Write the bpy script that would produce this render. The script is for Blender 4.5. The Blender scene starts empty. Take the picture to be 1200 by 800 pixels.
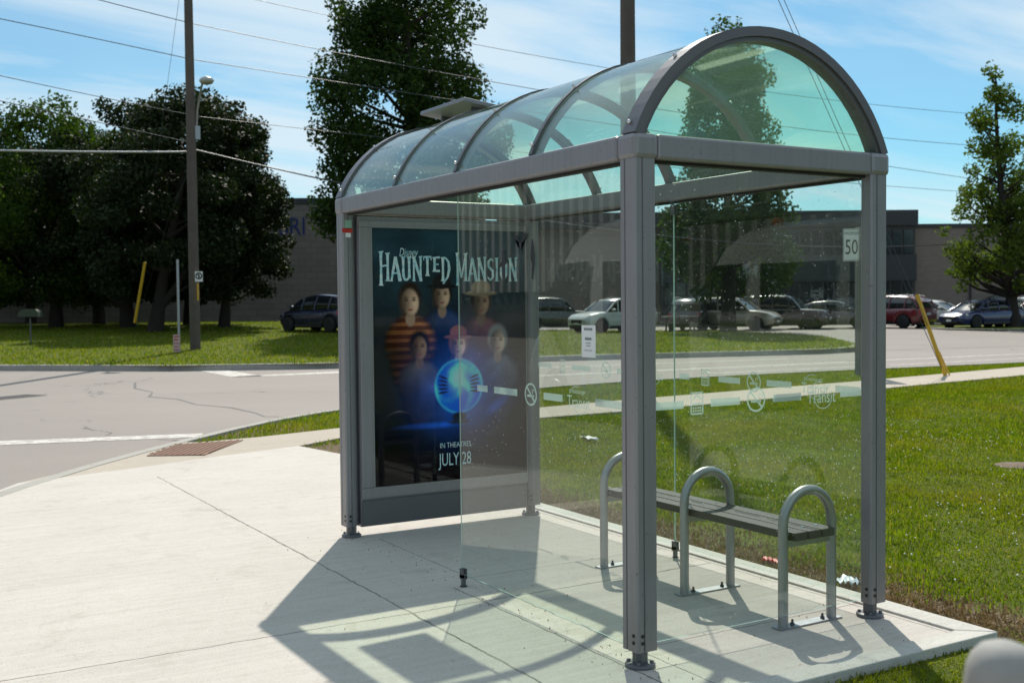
import bpy, bmesh, math, random
import numpy as np
from mathutils import Vector, Matrix
from mathutils.geometry import delaunay_2d_cdt
random.seed(7); RNG = np.random.default_rng(11)
R = math.radians
S = bpy.context.scene
C = S.collection

# ------------------------------------------------------------------ camera, light, exposure
CAM = np.array([-3.78914577, 2.88308664, 1.55815108])
FW = np.array([0.8582468, -0.5120205, -0.035319])
RT = np.array([-0.51260635, -0.85857074, -0.00954003])
UP = np.array([0.02543917, -0.02629245, 0.99933055])
FPX = 1311.69
cam = bpy.data.cameras.new('camera'); cam_o = bpy.data.objects.new('camera', cam); C.objects.link(cam_o)
cam_o.matrix_world = Matrix(((RT[0], UP[0], -FW[0], CAM[0]), (RT[1], UP[1], -FW[1], CAM[1]), (RT[2], UP[2], -FW[2], CAM[2]), (0, 0, 0, 1)))
cam.sensor_fit = 'HORIZONTAL'; cam.sensor_width = 36; cam.lens = 36 * FPX / 1200
cam.clip_start = 0.05; cam.clip_end = 3000
cam.dof.use_dof = True; cam.dof.focus_distance = 6.5; cam.dof.aperture_fstop = 4.5
S.camera = cam_o

SUN_EL = R(47.2); SUN_VEC = Vector((0.838, -0.546, 0)).normalized()      # horizontal direction towards the sun
SUN_DIR = Vector((SUN_VEC.x * math.cos(SUN_EL), SUN_VEC.y * math.cos(SUN_EL), math.sin(SUN_EL)))
sl = bpy.data.lights.new('sun', 'SUN'); sl.energy = 4.8; sl.angle = R(0.55); sl.color = (1.0, 0.94, 0.84)
so = bpy.data.objects.new('sun', sl); C.objects.link(so)
so.rotation_euler = SUN_DIR.to_track_quat('Z', 'Y').to_euler()

W = bpy.data.worlds.new('World'); S.world = W; W.use_nodes = True
nt = W.node_tree; nt.nodes.clear()
def N(nt, typ, **kw):
    n = nt.nodes.new(typ)
    for k, v in kw.items():
        if k == 'inp':
            for i, val in v.items(): n.inputs[i].default_value = val
        else: setattr(n, k, v)
    return n
out = N(nt, 'ShaderNodeOutputWorld'); bg = N(nt, 'ShaderNodeBackground'); bg.inputs[1].default_value = 0.075
sky = N(nt, 'ShaderNodeTexSky', sky_type='NISHITA', sun_disc=False, sun_elevation=SUN_EL,
        sun_rotation=math.atan2(SUN_VEC.x, SUN_VEC.y), air_density=1.0, dust_density=0.35, ozone_density=1.6, altitude=100)
tc = N(nt, 'ShaderNodeTexCoord'); sep = N(nt, 'ShaderNodeSeparateXYZ')
nt.links.new(tc.outputs['Generated'], sep.inputs[0])
def math_n(nt, op, a, b=None, clamp=False):
    m = N(nt, 'ShaderNodeMath', operation=op, use_clamp=clamp)
    for i, v in enumerate((a, b)):
        if v is None: continue
        if isinstance(v, (int, float)): m.inputs[i].default_value = v
        else: nt.links.new(v, m.inputs[i])
    return m.outputs[0]
zc = math_n(nt, 'ADD', math_n(nt, 'MAXIMUM', sep.outputs[2], 0.0), 0.16)
comb = N(nt, 'ShaderNodeCombineXYZ')
nt.links.new(math_n(nt, 'DIVIDE', sep.outputs[0], zc), comb.inputs[0]); nt.links.new(math_n(nt, 'DIVIDE', sep.outputs[1], zc), comb.inputs[1])
mp = N(nt, 'ShaderNodeMapping'); mp.inputs['Rotation'].default_value = (0, 0, R(28)); mp.inputs['Scale'].default_value = (1.5, 0.36, 1); mp.inputs['Location'].default_value = (2.3, 0.7, 0)
nt.links.new(comb.outputs[0], mp.inputs[0])
n1 = N(nt, 'ShaderNodeTexNoise', inp={'Scale': 1.3, 'Detail': 9, 'Roughness': 0.58, 'Distortion': 0.7}); nt.links.new(mp.outputs[0], n1.inputs['Vector'])
mp2 = N(nt, 'ShaderNodeMapping'); mp2.inputs['Scale'].default_value = (0.55, 0.45, 1); mp2.inputs['Location'].default_value = (5.1, 1.2, 0)
nt.links.new(comb.outputs[0], mp2.inputs[0])
n2 = N(nt, 'ShaderNodeTexNoise', inp={'Scale': 1.0, 'Detail': 4, 'Roughness': 0.5}); nt.links.new(mp2.outputs[0], n2.inputs['Vector'])
cr = N(nt, 'ShaderNodeValToRGB'); cr.color_ramp.elements[0].position = 0.43; cr.color_ramp.elements[1].position = 0.66
cr2 = N(nt, 'ShaderNodeValToRGB'); cr2.color_ramp.elements[0].position = 0.40; cr2.color_ramp.elements[1].position = 0.68
nt.links.new(n1.outputs[0], cr.inputs[0]); nt.links.new(n2.outputs[0], cr2.inputs[0])
cl = math_n(nt, 'ADD', math_n(nt, 'MULTIPLY', cr.outputs[0], 0.80), math_n(nt, 'MULTIPLY', cr2.outputs[0], 0.42), True)
horiz = math_n(nt, 'MULTIPLY', math_n(nt, 'POWER', math_n(nt, 'SUBTRACT', 1.0, math_n(nt, 'MAXIMUM', sep.outputs[2], 0.0)), 9), 0.32)
veil = N(nt, 'ShaderNodeMapRange', interpolation_type='SMOOTHSTEP', inp={1: 0.30, 2: 0.58, 3: 0.0, 4: 0.46}); nt.links.new(sep.outputs[2], veil.inputs[0])    # thin cirrus overhead
cl = math_n(nt, 'ADD', cl, math_n(nt, 'MULTIPLY', veil.outputs[0], math_n(nt, 'ADD', n2.outputs[0], 0.35)), True)
cl = math_n(nt, 'MULTIPLY', math_n(nt, 'MAXIMUM', cl, horiz, True), 0.85)
mx = N(nt, 'ShaderNodeMixRGB'); mx.inputs[2].default_value = (10.0, 11.6, 12.6, 1)
tint = N(nt, 'ShaderNodeMixRGB', blend_type='MULTIPLY'); tint.inputs[0].default_value = 1; tint.inputs[2].default_value = (0.70, 1.25, 1.38, 1)
nt.links.new(sky.outputs[0], tint.inputs[1])
nt.links.new(cl, mx.inputs[0]); nt.links.new(tint.outputs[0], mx.inputs[1]); nt.links.new(mx.outputs[0], bg.inputs[0]); nt.links.new(bg.outputs[0], out.inputs[0])

S.view_settings.view_transform = 'Standard'; S.view_settings.look = 'None'; S.view_settings.exposure = 0.0; S.view_settings.gamma = 1; S.view_settings.use_curve_mapping = False
cy = S.cycles
cy.max_bounces = 8; cy.diffuse_bounces = 3; cy.glossy_bounces = 3; cy.transmission_bounces = 4; cy.transparent_max_bounces = 28
cy.caustics_reflective = False; cy.caustics_refractive = False; cy.sample_clamp_indirect = 6
try:
    cy.use_denoising = True; cy.denoiser = 'OPENIMAGEDENOISE'
except Exception: pass

# ------------------------------------------------------------------ picture-to-place helpers (the solved camera)
def ray(px, py): return FW + RT * (px - 600) / FPX - UP * (py - 400) / FPX
def at(px, py, d): return Vector(CAM + ray(px, py) * d)                   # at a given depth
def gnd(px, py, z=0.0):
    r = ray(px, py); return Vector(CAM + r * (z - CAM[2]) / r[2])
def sstep(x, a, b):
    t = min(1, max(0, (x - a) / (b - a))); return t * t * (3 - 2 * t)
def depth_of(x, y): return (x - CAM[0]) * FW[0] + (y - CAM[1]) * FW[1]
def bank(x, y):                                                           # gentle rise of the far verge
    az = math.degrees(math.atan2(y - CAM[1], x - CAM[0]))
    return 0.5 * sstep(depth_of(x, y), 30, 58) * sstep(az, -31, -23)
def far(px, py, dz=0.0):
    z = dz
    for _ in range(8):
        p = gnd(px, py, z); z = dz + bank(p.x, p.y)
    return Vector((p.x, p.y, z))

# ------------------------------------------------------------------ mesh helpers
class MB:
    def __init__(s): s.v = []; s.f = []; s.m = []; s.sm = []
    def add(s, vs, fs, mi=0, smooth=False, M=None):
        o = len(s.v)
        s.v += [tuple(M @ Vector(v)) if M is not None else tuple(v) for v in vs]
        for f in fs: s.f.append([o + i for i in f]); s.m.append(mi); s.sm.append(smooth)
        return s
    def box(s, x0, x1, y0, y1, z0, z1, mi=0, M=None):
        vs = [(x, y, z) for z in (z0, z1) for y in (y0, y1) for x in (x0, x1)]
        return s.add(vs, [(0, 2, 3, 1), (4, 5, 7, 6), (0, 1, 5, 4), (2, 6, 7, 3), (0, 4, 6, 2), (1, 3, 7, 5)], mi, False, M)
    def prism(s, poly, z0, z1, mi=0, M=None):                             # poly counter-clockwise
        n = len(poly); a = sum(poly[i][0] * poly[(i + 1) % n][1] - poly[(i + 1) % n][0] * poly[i][1] for i in range(n))
        if a < 0: poly = poly[::-1]
        vs = [(p[0], p[1], z0) for p in poly] + [(p[0], p[1], z1) for p in poly]
        fs = [list(range(n))[::-1], list(range(n, 2 * n))] + [(i, (i + 1) % n, n + (i + 1) % n, n + i) for i in range(n)]
        return s.add(vs, fs, mi, False, M)
    def tube(s, pts, r, n=8, mi=0, cap=True, M=None):
        pts = [Vector(p) for p in pts]; rs = r if isinstance(r, (list, tuple)) else [r] * len(pts)
        vs = []; prev = None
        for i, p in enumerate(pts):
            d = (pts[min(i + 1, len(pts) - 1)] - pts[max(i - 1, 0)]).normalized()
            if prev is None:
                a = Vector((0, 0, 1)) if abs(d.z) < 0.9 else Vector((1, 0, 0)); u = d.cross(a).normalized()
            else:
                u = (prev - d * prev.dot(d)).normalized()
            prev = u; w = d.cross(u)
            for k in range(n):
                t = 2 * math.pi * k / n; vs.append(p + u * (math.cos(t) * rs[i]) + w * (math.sin(t) * rs[i]))
        fs = []
        for i in range(len(pts) - 1):
            for k in range(n): fs.append((i * n + k, i * n + (k + 1) % n, (i + 1) * n + (k + 1) % n, (i + 1) * n + k))
        s.add(vs, fs, mi, True, M)
        if cap:
            s.add(vs[:n], [list(range(n))[::-1]], mi, False, M); s.add(vs[-n:], [list(range(n))], mi, False, M)
        return s
    def lathe(s, prof, n=20, mi=0, M=None, smooth=True):
        vs = []; fs = []
        for (r, z) in prof:
            for k in range(n): t = 2 * math.pi * k / n; vs.append((r * math.cos(t), r * math.sin(t), z))
        for i in range(len(prof) - 1):
            for k in range(n): fs.append((i * n + k, i * n + (k + 1) % n, (i + 1) * n + (k + 1) % n, (i + 1) * n + k))
        s.add(vs, fs, mi, smooth, M)
        s.add(vs[:n], [list(range(n))[::-1]], mi, False, M); s.add(vs[-n:], [list(range(n))], mi, False, M)
        return s
    def loft(s, rings, mi=0, smooth=True, closed=True, caps=True, M=None):
        n = len(rings[0]); vs = [v for r in rings for v in r]; fs = []
        for i in range(len(rings) - 1):
            for k in range(n if closed else n - 1):
                fs.append((i * n + k, i * n + (k + 1) % n, (i + 1) * n + (k + 1) % n, (i + 1) * n + k))
        s.add(vs, fs, mi, smooth, M)
        if caps: s.add(rings[0], [list(range(n))[::-1]], mi, smooth, M); s.add(rings[-1], [list(range(n))], mi, smooth, M)
        return s
    def build(s, name, mats, parent=None, bevel=0, loc=None, recalc=False):
        me = bpy.data.meshes.new(name); me.from_pydata(s.v, [], s.f)
        for m in (mats if isinstance(mats, (list, tuple)) else [mats]): me.materials.append(m)
        me.polygons.foreach_set('material_index', s.m); me.polygons.foreach_set('use_smooth', s.sm)
        if recalc:
            bm = bmesh.new(); bm.from_mesh(me); bmesh.ops.remove_doubles(bm, verts=bm.verts, dist=1e-5); bmesh.ops.recalc_face_normals(bm, faces=bm.faces); bm.to_mesh(me); bm.free()
        me.update()
        o = bpy.data.objects.new(name, me); C.objects.link(o)
        if parent: o.parent = parent
        if loc is not None: o.location = loc
        if bevel:
            b = o.modifiers.new('bevel', 'BEVEL'); b.width = bevel; b.segments = 2; b.limit_method = 'ANGLE'; b.angle_limit = R(40)
        return o
def tag(o, label=None, cat=None, group=None, kind=None):
    if label: o['label'] = label
    if cat: o['category'] = cat
    if group: o['group'] = group
    if kind: o['kind'] = kind
    return o
def thing(name, label, cat, loc=(0, 0, 0), rz=0, group=None):
    o = bpy.data.objects.new(name, None); C.objects.link(o); o.location = loc; o.rotation_euler = (0, 0, rz); o.empty_display_size = 0.2
    return tag(o, label, cat, group)
def fast_mesh(name, V, F, mats, parent=None, smooth=False):
    V = np.asarray(V, np.float32); F = np.asarray(F, np.int32); k = F.shape[1]
    me = bpy.data.meshes.new(name); me.vertices.add(len(V)); me.vertices.foreach_set('co', V.ravel())
    me.loops.add(F.size); me.loops.foreach_set('vertex_index', F.ravel())
    me.polygons.add(len(F)); me.polygons.foreach_set('loop_start', np.arange(0, F.size, k, dtype=np.int32))
    me.update(calc_edges=True); me.validate()
    for m in (mats if isinstance(mats, (list, tuple)) else [mats]): me.materials.append(m)
    if smooth: me.polygons.foreach_set('use_smooth', np.ones(len(F), bool))
    o = bpy.data.objects.new(name, me); C.objects.link(o)
    if parent: o.parent = parent
    return o
DG = bpy.context.evaluated_depsgraph_get
def text_geo(body, size=1.0, sx=1.0, shear=0.0, align='LEFT'):            # glyph outlines of the built-in font as (verts, faces), bottom-left at 0
    cu = bpy.data.curves.new('t', 'FONT'); cu.body = body; cu.size = size; cu.shear = shear; cu.align_x = align; cu.resolution_u = 3
    ob = bpy.data.objects.new('t', cu); C.objects.link(ob); bpy.context.view_layer.update()
    me = bpy.data.meshes.new_from_object(ob.evaluated_get(DG()))
    vs = [(v.co.x * sx, v.co.y, 0) for v in me.vertices]; fs = [tuple(p.vertices) for p in me.polygons]
    bpy.data.objects.remove(ob); bpy.data.curves.remove(cu); bpy.data.meshes.remove(me)
    return vs, fs
def frame(o, X, Y):
    X = Vector(X).normalized(); Y = Vector(Y).normalized(); Z = X.cross(Y)
    return Matrix(((X.x, Y.x, Z.x, o[0]), (X.y, Y.y, Z.y, o[1]), (X.z, Y.z, Z.z, o[2]), (0, 0, 0, 1)))
def inside(poly, x, y):
    c = np.zeros(np.shape(x), bool); n = len(poly)
    for i in range(n):
        x0, y0 = poly[i][:2]; x1, y1 = poly[(i + 1) % n][:2]
        if y0 == y1: continue
        c ^= ((y0 > y) != (y1 > y)) & (x < (x1 - x0) * (y - y0) / (y1 - y0) + x0)
    return c
def sheet(name, poly, zf, mats, step=2.0, label=None):                    # a filled outline that follows the terrain
    pts = [Vector((p[0], p[1])) for p in poly]; dense = []
    for i, p in enumerate(pts):
        q = pts[(i + 1) % len(pts)]; k = max(1, int((q - p).length / step))
        dense += [p.lerp(q, j / k) for j in range(k)]
    nb = len(dense); xs = [p.x for p in dense]; ys = [p.y for p in dense]
    gx, gy = np.meshgrid(np.arange(min(xs), max(xs), step), np.arange(min(ys), max(ys), step)); gx = gx.ravel() + .013; gy = gy.ravel() + .017
    if step < 50:
        ins = inside([(p.x, p.y) for p in dense], gx, gy); dense = dense + [Vector((float(a), float(b))) for a, b in zip(gx[ins], gy[ins])]
    v, e, f, *_ = delaunay_2d_cdt(dense, [(i, (i + 1) % nb) for i in range(nb)], [], 1, 1e-4)
    mb = MB(); fs = []
    for t in f:
        a, b, c = (v[i] for i in t[:3])
        fs.append(t if (b - a).cross(c - a) > 0 else t[::-1])
    mb.add([(p.x, p.y, zf(p.x, p.y)) for p in v], fs, 0, True)
    return tag(mb.build(name, mats), kind='structure')

# ------------------------------------------------------------------ materials
def new_mat(name):
    m = bpy.data.materials.new(name); m.use_nodes = True; nt = m.node_tree; nt.nodes.clear()
    return m, nt, N(nt, 'ShaderNodeOutputMaterial')
def obj_vec(nt, scale=(1, 1, 1), rot=(0, 0, 0)):
    t = N(nt, 'ShaderNodeTexCoord'); mp = N(nt, 'ShaderNodeMapping'); mp.inputs['Scale'].default_value = scale; mp.inputs['Rotation'].default_value = rot
    nt.links.new(t.outputs['Object'], mp.inputs[0]); return mp.outputs[0]
def noise(nt, vec, scale, detail=5, rough=0.55, dist=0.0):
    n = N(nt, 'ShaderNodeTexNoise', inp={'Scale': scale, 'Detail': detail, 'Roughness': rough, 'Distortion': dist}); nt.links.new(vec, n.inputs['Vector']); return n.outputs[0]
def ramp(nt, fac, stops, interp='LINEAR'):
    r = N(nt, 'ShaderNodeValToRGB'); r.color_ramp.interpolation = interp
    while len(r.color_ramp.elements) < len(stops): r.color_ramp.elements.new(0.5)
    for e, (p, c) in zip(r.color_ramp.elements, stops): e.position = p; e.color = (*c, 1) if len(c) == 3 else c
    nt.links.new(fac, r.inputs[0]); return r.outputs[0]
def mixc(nt, fac, a, b, mode='MIX'):
    m = N(nt, 'ShaderNodeMixRGB', blend_type=mode)
    for i, v in ((0, fac), (1, a), (2, b)):
        if isinstance(v, (int, float)): m.inputs[i].default_value = v
        elif isinstance(v, tuple): m.inputs[i].default_value = (*v, 1)
        else: nt.links.new(v, m.inputs[i])
    return m.outputs[0]
def bump(nt, h, strength=0.3, dist=0.01):
    b = N(nt, 'ShaderNodeBump', inp={'Strength': strength, 'Distance': dist}); nt.links.new(h, b.inputs['Height']); return b.outputs[0]
def principled(nt, out, color, rough=0.6, metal=0.0, normal=None, spec=0.5, coat=0.0):
    p = N(nt, 'ShaderNodeBsdfPrincipled'); p.inputs['Metallic'].default_value = metal; p.inputs['Specular IOR Level'].default_value = spec; p.inputs['Coat Weight'].default_value = coat; p.inputs['Coat Roughness'].default_value = 0.04
    if isinstance(color, tuple): p.inputs['Base Color'].default_value = (*color, 1)
    else: nt.links.new(color, p.inputs['Base Color'])
    if isinstance(rough, (int, float)): p.inputs['Roughness'].default_value = rough
    else: nt.links.new(rough, p.inputs['Roughness'])
    if normal is not None: nt.links.new(normal, p.inputs['Normal'])
    if out is not None: nt.links.new(p.outputs[0], out.inputs[0])
    return p
def simple(name, c, rough=0.6, metal=0.0, var=0.12, scale=8, spec=0.5, coat=0.0, bmp=0.0):
    m, nt, out = new_mat(name); v = obj_vec(nt); n = noise(nt, v, scale)
    col = mixc(nt, n, tuple(x * (1 - var) for x in c), tuple(min(1, x * (1 + var)) for x in c))
    rg = math_n(nt, 'ADD', math_n(nt, 'MULTIPLY', n, 0.16), max(0.02, rough - 0.08))
    principled(nt, out, col, rg, metal, bump(nt, noise(nt, v, scale * 9), bmp, 0.004) if bmp else None, spec, coat)
    return m
def glass(name, tint, haze=0.02, refl=1.0, hazecol=(.75, .85, .82), speck=0.0):
    # one face of a thin pane: tinted transparency, a Schlick mirror, and a thin uneven film of dust
    m, nt, out = new_mat(name)
    tr = N(nt, 'ShaderNodeBsdfTransparent'); tr.inputs[0].default_value = (*tint, 1)
    gl = N(nt, 'ShaderNodeBsdfGlossy'); gl.inputs['Roughness'].default_value = 0.0
    lw = N(nt, 'ShaderNodeLayerWeight'); lw.inputs[0].default_value = 0.5
    f = math_n(nt, 'ADD', math_n(nt, 'MULTIPLY', math_n(nt, 'POWER', lw.outputs['Facing'], 3.7), 0.95 * refl), 0.042 * refl)
    mg = N(nt, 'ShaderNodeMixShader'); nt.links.new(f, mg.inputs[0]); nt.links.new(tr.outputs[0], mg.inputs[1]); nt.links.new(gl.outputs[0], mg.inputs[2])
    df = N(nt, 'ShaderNodeBsdfDiffuse'); df.inputs[0].default_value = (*hazecol, 1); tl = N(nt, 'ShaderNodeBsdfTranslucent'); tl.inputs[0].default_value = (*hazecol, 1)
    md = N(nt, 'ShaderNodeMixShader'); md.inputs[0].default_value = 0.5; nt.links.new(df.outputs[0], md.inputs[1]); nt.links.new(tl.outputs[0], md.inputs[2])
    v = obj_vec(nt); nz = noise(nt, v, 2.3, 6, 0.65)
    hz = math_n(nt, 'MULTIPLY', math_n(nt, 'ADD', math_n(nt, 'MULTIPLY', nz, 1.4), 0.3), haze)
    if speck:
        vo = N(nt, 'ShaderNodeTexVoronoi', inp={'Scale': 26.0, 'Randomness': 1.0}); nt.links.new(v, vo.inputs['Vector'])
        sp = math_n(nt, 'MULTIPLY', math_n(nt, 'LESS_THAN', vo.outputs['Distance'], 0.085), math_n(nt, 'GREATER_THAN', noise(nt, v, 3.1), 0.52))
        hz = math_n(nt, 'MAXIMUM', hz, math_n(nt, 'MULTIPLY', sp, speck))
    mh = N(nt, 'ShaderNodeMixShader'); nt.links.new(hz, mh.inputs[0]); nt.links.new(mg.outputs[0], mh.inputs[1]); nt.links.new(md.outputs[0], mh.inputs[2])
    nt.links.new(mh.outputs[0], out.inputs[0]); return m
def leafy(name, c0, c1, trans=0.45, tcol=None, noise_scale=0.5, rough=0.6):
    m, nt, out = new_mat(name); g = N(nt, 'ShaderNodeNewGeometry')
    n = noise(nt, g.outputs['Position'], noise_scale, 3)
    f = math_n(nt, 'ADD', math_n(nt, 'MULTIPLY', g.outputs['Random Per Island'], 0.6), math_n(nt, 'SUBTRACT', math_n(nt, 'MULTIPLY', n, 0.9), 0.25), True)
    col = mixc(nt, f, c0, c1)
    d = principled(nt, None, col, rough, 0, None, 0.10)
    t = N(nt, 'ShaderNodeBsdfTranslucent')
    nt.links.new(mixc(nt, 1.0, col, tcol or (1.5, 1.7, 0.5), 'MULTIPLY'), t.inputs[0])
    mx = N(nt, 'ShaderNodeMixShader'); mx.inputs[0].default_value = trans; nt.links.new(d.outputs[0], mx.inputs[1]); nt.links.new(t.outputs[0], mx.inputs[2]); nt.links.new(mx.outputs[0], out.inputs[0])
    return m

def concrete_mat(name, base, joints_x=(), joints_y=(), streak=0.5, rough_zone=False, dark_edge=None):
    m, nt, out = new_mat(name); v = obj_vec(nt); sp = N(nt, 'ShaderNodeSeparateXYZ'); nt.links.new(v, sp.inputs[0])
    a = noise(nt, v, 0.9, 6, 0.6); b = noise(nt, v, 38, 4, 0.7); st = noise(nt, obj_vec(nt, (6.5, 0.55, 1), (0, 0, R(-4))), 2.2, 5, 0.6); fine = noise(nt, v, 170, 2, 0.6)
    col = mixc(nt, a, tuple(x * 0.80 for x in base), tuple(min(1, x * 1.14) for x in base))
    col = mixc(nt, math_n(nt, 'MULTIPLY', ramp(nt, st, [(0.35, (0, 0, 0)), (0.72, (1, 1, 1))]), 0.42 * streak), col, tuple(x * 0.72 for x in base))
    col = mixc(nt, math_n(nt, 'MULTIPLY', ramp(nt, b, [(0.55, (0, 0, 0)), (0.78, (1, 1, 1))]), 0.35), col, tuple(x * 0.5 for x in base))
    stain = ramp(nt, noise(nt, v, 2.7, 7, 0.7, 0.6), [(0.56, (0, 0, 0)), (0.74, (1, 1, 1))])
    col = mixc(nt, math_n(nt, 'MULTIPLY', stain, 0.55), col, (base[0] * 0.55, base[1] * 0.5, base[2] * 0.42))
    col = mixc(nt, math_n(nt, 'MULTIPLY', ramp(nt, noise(nt, v, 110, 3, 0.75), [(0.38, (0, 0, 0)), (0.66, (1, 1, 1))]), 0.48), col, tuple(x * 0.58 for x in base))
    col = mixc(nt, math_n(nt, 'MULTIPLY', ramp(nt, noise(nt, v, 13, 6, 0.72, 0.3), [(0.48, (0, 0, 0)), (0.72, (1, 1, 1))]), 0.30), col, (base[0] * .66, base[1] * .60, base[2] * .52))
    col = mixc(nt, math_n(nt, 'MULTIPLY', ramp(nt, noise(nt, obj_vec(nt, (15, 0.8, 1), (0, 0, R(-6))), 1.6, 6, 0.7), [(0.42, (0, 0, 0)), (0.62, (1, 1, 1))]), 0.20), col, tuple(min(1, x * 1.25) for x in base))
    spots = ramp(nt, noise(nt, v, 62, 2, 0.5), [(0.665, (0, 0, 0)), (0.71, (1, 1, 1))])
    col = mixc(nt, math_n(nt, 'MULTIPLY', spots, 0.5), col, tuple(x * 0.35 for x in base))
    wob = math_n(nt, 'MULTIPLY', math_n(nt, 'SUBTRACT', noise(nt, v, 9, 4), 0.5), 0.035)
    jm = None
    for ax, vals in ((0, joints_x), (1, joints_y)):
        for (c, lo, hi, w) in vals:
            d = math_n(nt, 'LESS_THAN', math_n(nt, 'ABSOLUTE', math_n(nt, 'SUBTRACT', math_n(nt, 'ADD', sp.outputs[ax], wob), c)), w)
            o = sp.outputs[1 - ax]
            d = math_n(nt, 'MULTIPLY', d, math_n(nt, 'MULTIPLY', math_n(nt, 'GREATER_THAN', o, lo), math_n(nt, 'LESS_THAN', o, hi)))
            jm = d if jm is None else math_n(nt, 'MAXIMUM', jm, d)
    h = math_n(nt, 'ADD', math_n(nt, 'MULTIPLY', b, 0.5), math_n(nt, 'MULTIPLY', fine, 0.35))
    if jm is not None:
        col = mixc(nt, math_n(nt, 'MULTIPLY', jm, math_n(nt, 'ADD', math_n(nt, 'MULTIPLY', noise(nt, v, 3.0, 4), 0.9), 0.12, True)), col, (0.035, 0.03, 0.026)); h = math_n(nt, 'SUBTRACT', h, math_n(nt, 'MULTIPLY', jm, 2.0))
    principled(nt, out, col, 0.85, 0, bump(nt, h, 0.55, 0.006), 0.3)
    return m
def asphalt_mat(name, base, cracks=True):
    m, nt, out = new_mat(name); v = obj_vec(nt)
    a = noise(nt, v, 0.22, 6, 0.6); b = noise(nt, v, 55, 3, 0.7); tracks = noise(nt, obj_vec(nt, (1.2, 0.05, 1), (0, 0, R(12))), 1.0, 4)
    col = mixc(nt, a, tuple(x * 0.82 for x in base), tuple(x * 1.18 for x in base))
    col = mixc(nt, math_n(nt, 'MULTIPLY', tracks, 0.4), col, tuple(x * 0.75 for x in base))
    col = mixc(nt, math_n(nt, 'MULTIPLY', ramp(nt, b, [(0.4, (0, 0, 0)), (0.7, (1, 1, 1))]), 0.35), col, tuple(x * 0.6 for x in base))
    if cracks:
        vo = N(nt, 'ShaderNodeTexVoronoi', feature='DISTANCE_TO_EDGE', inp={'Scale': 0.16}); 
        dv = N(nt, 'ShaderNodeVectorMath', operation='ADD'); nt.links.new(v, dv.inputs[0])
        nn = N(nt, 'ShaderNodeTexNoise', inp={'Scale': 0.9, 'Detail': 6}); nt.links.new(v, nn.inputs['Vector'])
        sc = N(nt, 'ShaderNodeVectorMath', operation='SCALE'); sc.inputs['Scale'].default_value = 1.6; nt.links.new(nn.outputs['Color'], sc.inputs[0]); nt.links.new(sc.outputs[0], dv.inputs[1])
        nt.links.new(dv.outputs[0], vo.inputs['Vector'])
        ck = math_n(nt, 'MULTIPLY', math_n(nt, 'LESS_THAN', vo.outputs['Distance'], 0.004), ramp(nt, noise(nt, v, 0.3, 2), [(0.5, (0, 0, 0)), (0.56, (1, 1, 1))]))
        col = mixc(nt, math_n(nt, 'MULTIPLY', ck, 0.6), col, (0.04, 0.04, 0.04))
    principled(nt, out, col, 0.8, 0, bump(nt, b, 0.5, 0.008), 0.35)
    return m

M = {}
M['alu'] = simple('grey_powder_coated_aluminium', (0.275, 0.270, 0.285), 0.40, 0.30, 0.10, 5, 0.5, 0, 0.06)
def alu_mat():
    m, nt, out = new_mat('grey_powder_coated_aluminium'); v = obj_vec(nt); sp = N(nt, 'ShaderNodeSeparateXYZ'); nt.links.new(v, sp.inputs[0]); base = (.275, .270, .285)
    st = noise(nt, obj_vec(nt, (26, 26, 1.1)), 1.6, 5, .65); bl = noise(nt, v, 3.2, 6, .65); fn = noise(nt, v, 75, 3, .7)
    col = mixc(nt, math_n(nt, 'MULTIPLY', ramp(nt, st, [(.45, (0, 0, 0)), (.72, (1, 1, 1))]), .38), base, (.185, .180, .180))
    col = mixc(nt, math_n(nt, 'MULTIPLY', ramp(nt, bl, [(.40, (0, 0, 0)), (.70, (1, 1, 1))]), .30), col, (.335, .325, .320))
    foot = math_n(nt, 'SUBTRACT', 1.0, math_n(nt, 'MULTIPLY', sp.outputs[2], 3.2), True)
    col = mixc(nt, math_n(nt, 'MULTIPLY', math_n(nt, 'MULTIPLY', foot, bl), .9), col, (.17, .14, .11))
    col = mixc(nt, math_n(nt, 'MULTIPLY', math_n(nt, 'GREATER_THAN', noise(nt, v, 46, 2), .70), .45), col, (.10, .095, .09))
    principled(nt, out, col, math_n(nt, 'ADD', math_n(nt, 'MULTIPLY', bl, .25), .30), .3, bump(nt, fn, .08, .003), .5); return m
M['alu'] = alu_mat()
M['alu_dark'] = simple('dark_grey_aluminium', (0.125, 0.127, 0.135), 0.45, 0.2, 0.1, 5)
M['rim_alu'] = simple('arch_rim_aluminium', (.15, .145, .155), .42, .3, .12, 6)
M['rubber'] = simple('black_rubber', (0.012, 0.012, 0.013), 0.6, 0, 0.2)
M['steel'] = simple('galvanised_steel', (0.36, 0.37, 0.38), 0.42, 0.75, 0.15, 14)
M['bolt'] = simple('dull_bolt_steel', (0.10, 0.10, 0.10), 0.5, 0.7)
M['chrome'] = simple('bright_steel', (0.6, 0.6, 0.6), 0.25, 1.0)
M['slat'] = simple('dark_recycled_plank', (0.055, 0.050, 0.048), 0.55, 0, 0.25, 12, 0.4, 0, 0.2)
M['wall_glass'] = glass('green_tinted_pane', (0.962, 0.985, 0.968), 0.0030, 0.78, (.72, .80, .76), 0.45)
M['edge_glass'] = simple('pane_edge', (0.52, 0.70, 0.63), 0.2, 0, 0.1, 5, 0.8)
M['roof_glass'] = glass('aqua_roof_glazing', (0.915, 0.990, 0.915), 0.030, 0.95, (.70, .97, .92))
M['gable_glass'] = glass('aqua_gable_glazing', (0.925, 0.990, 0.905), 0.032, 0.6, (.60, .97, .86))
M['film'] = simple('white_vinyl_film', (0.70, 0.80, 0.76), 0.6, 0, 0.05)
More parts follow.
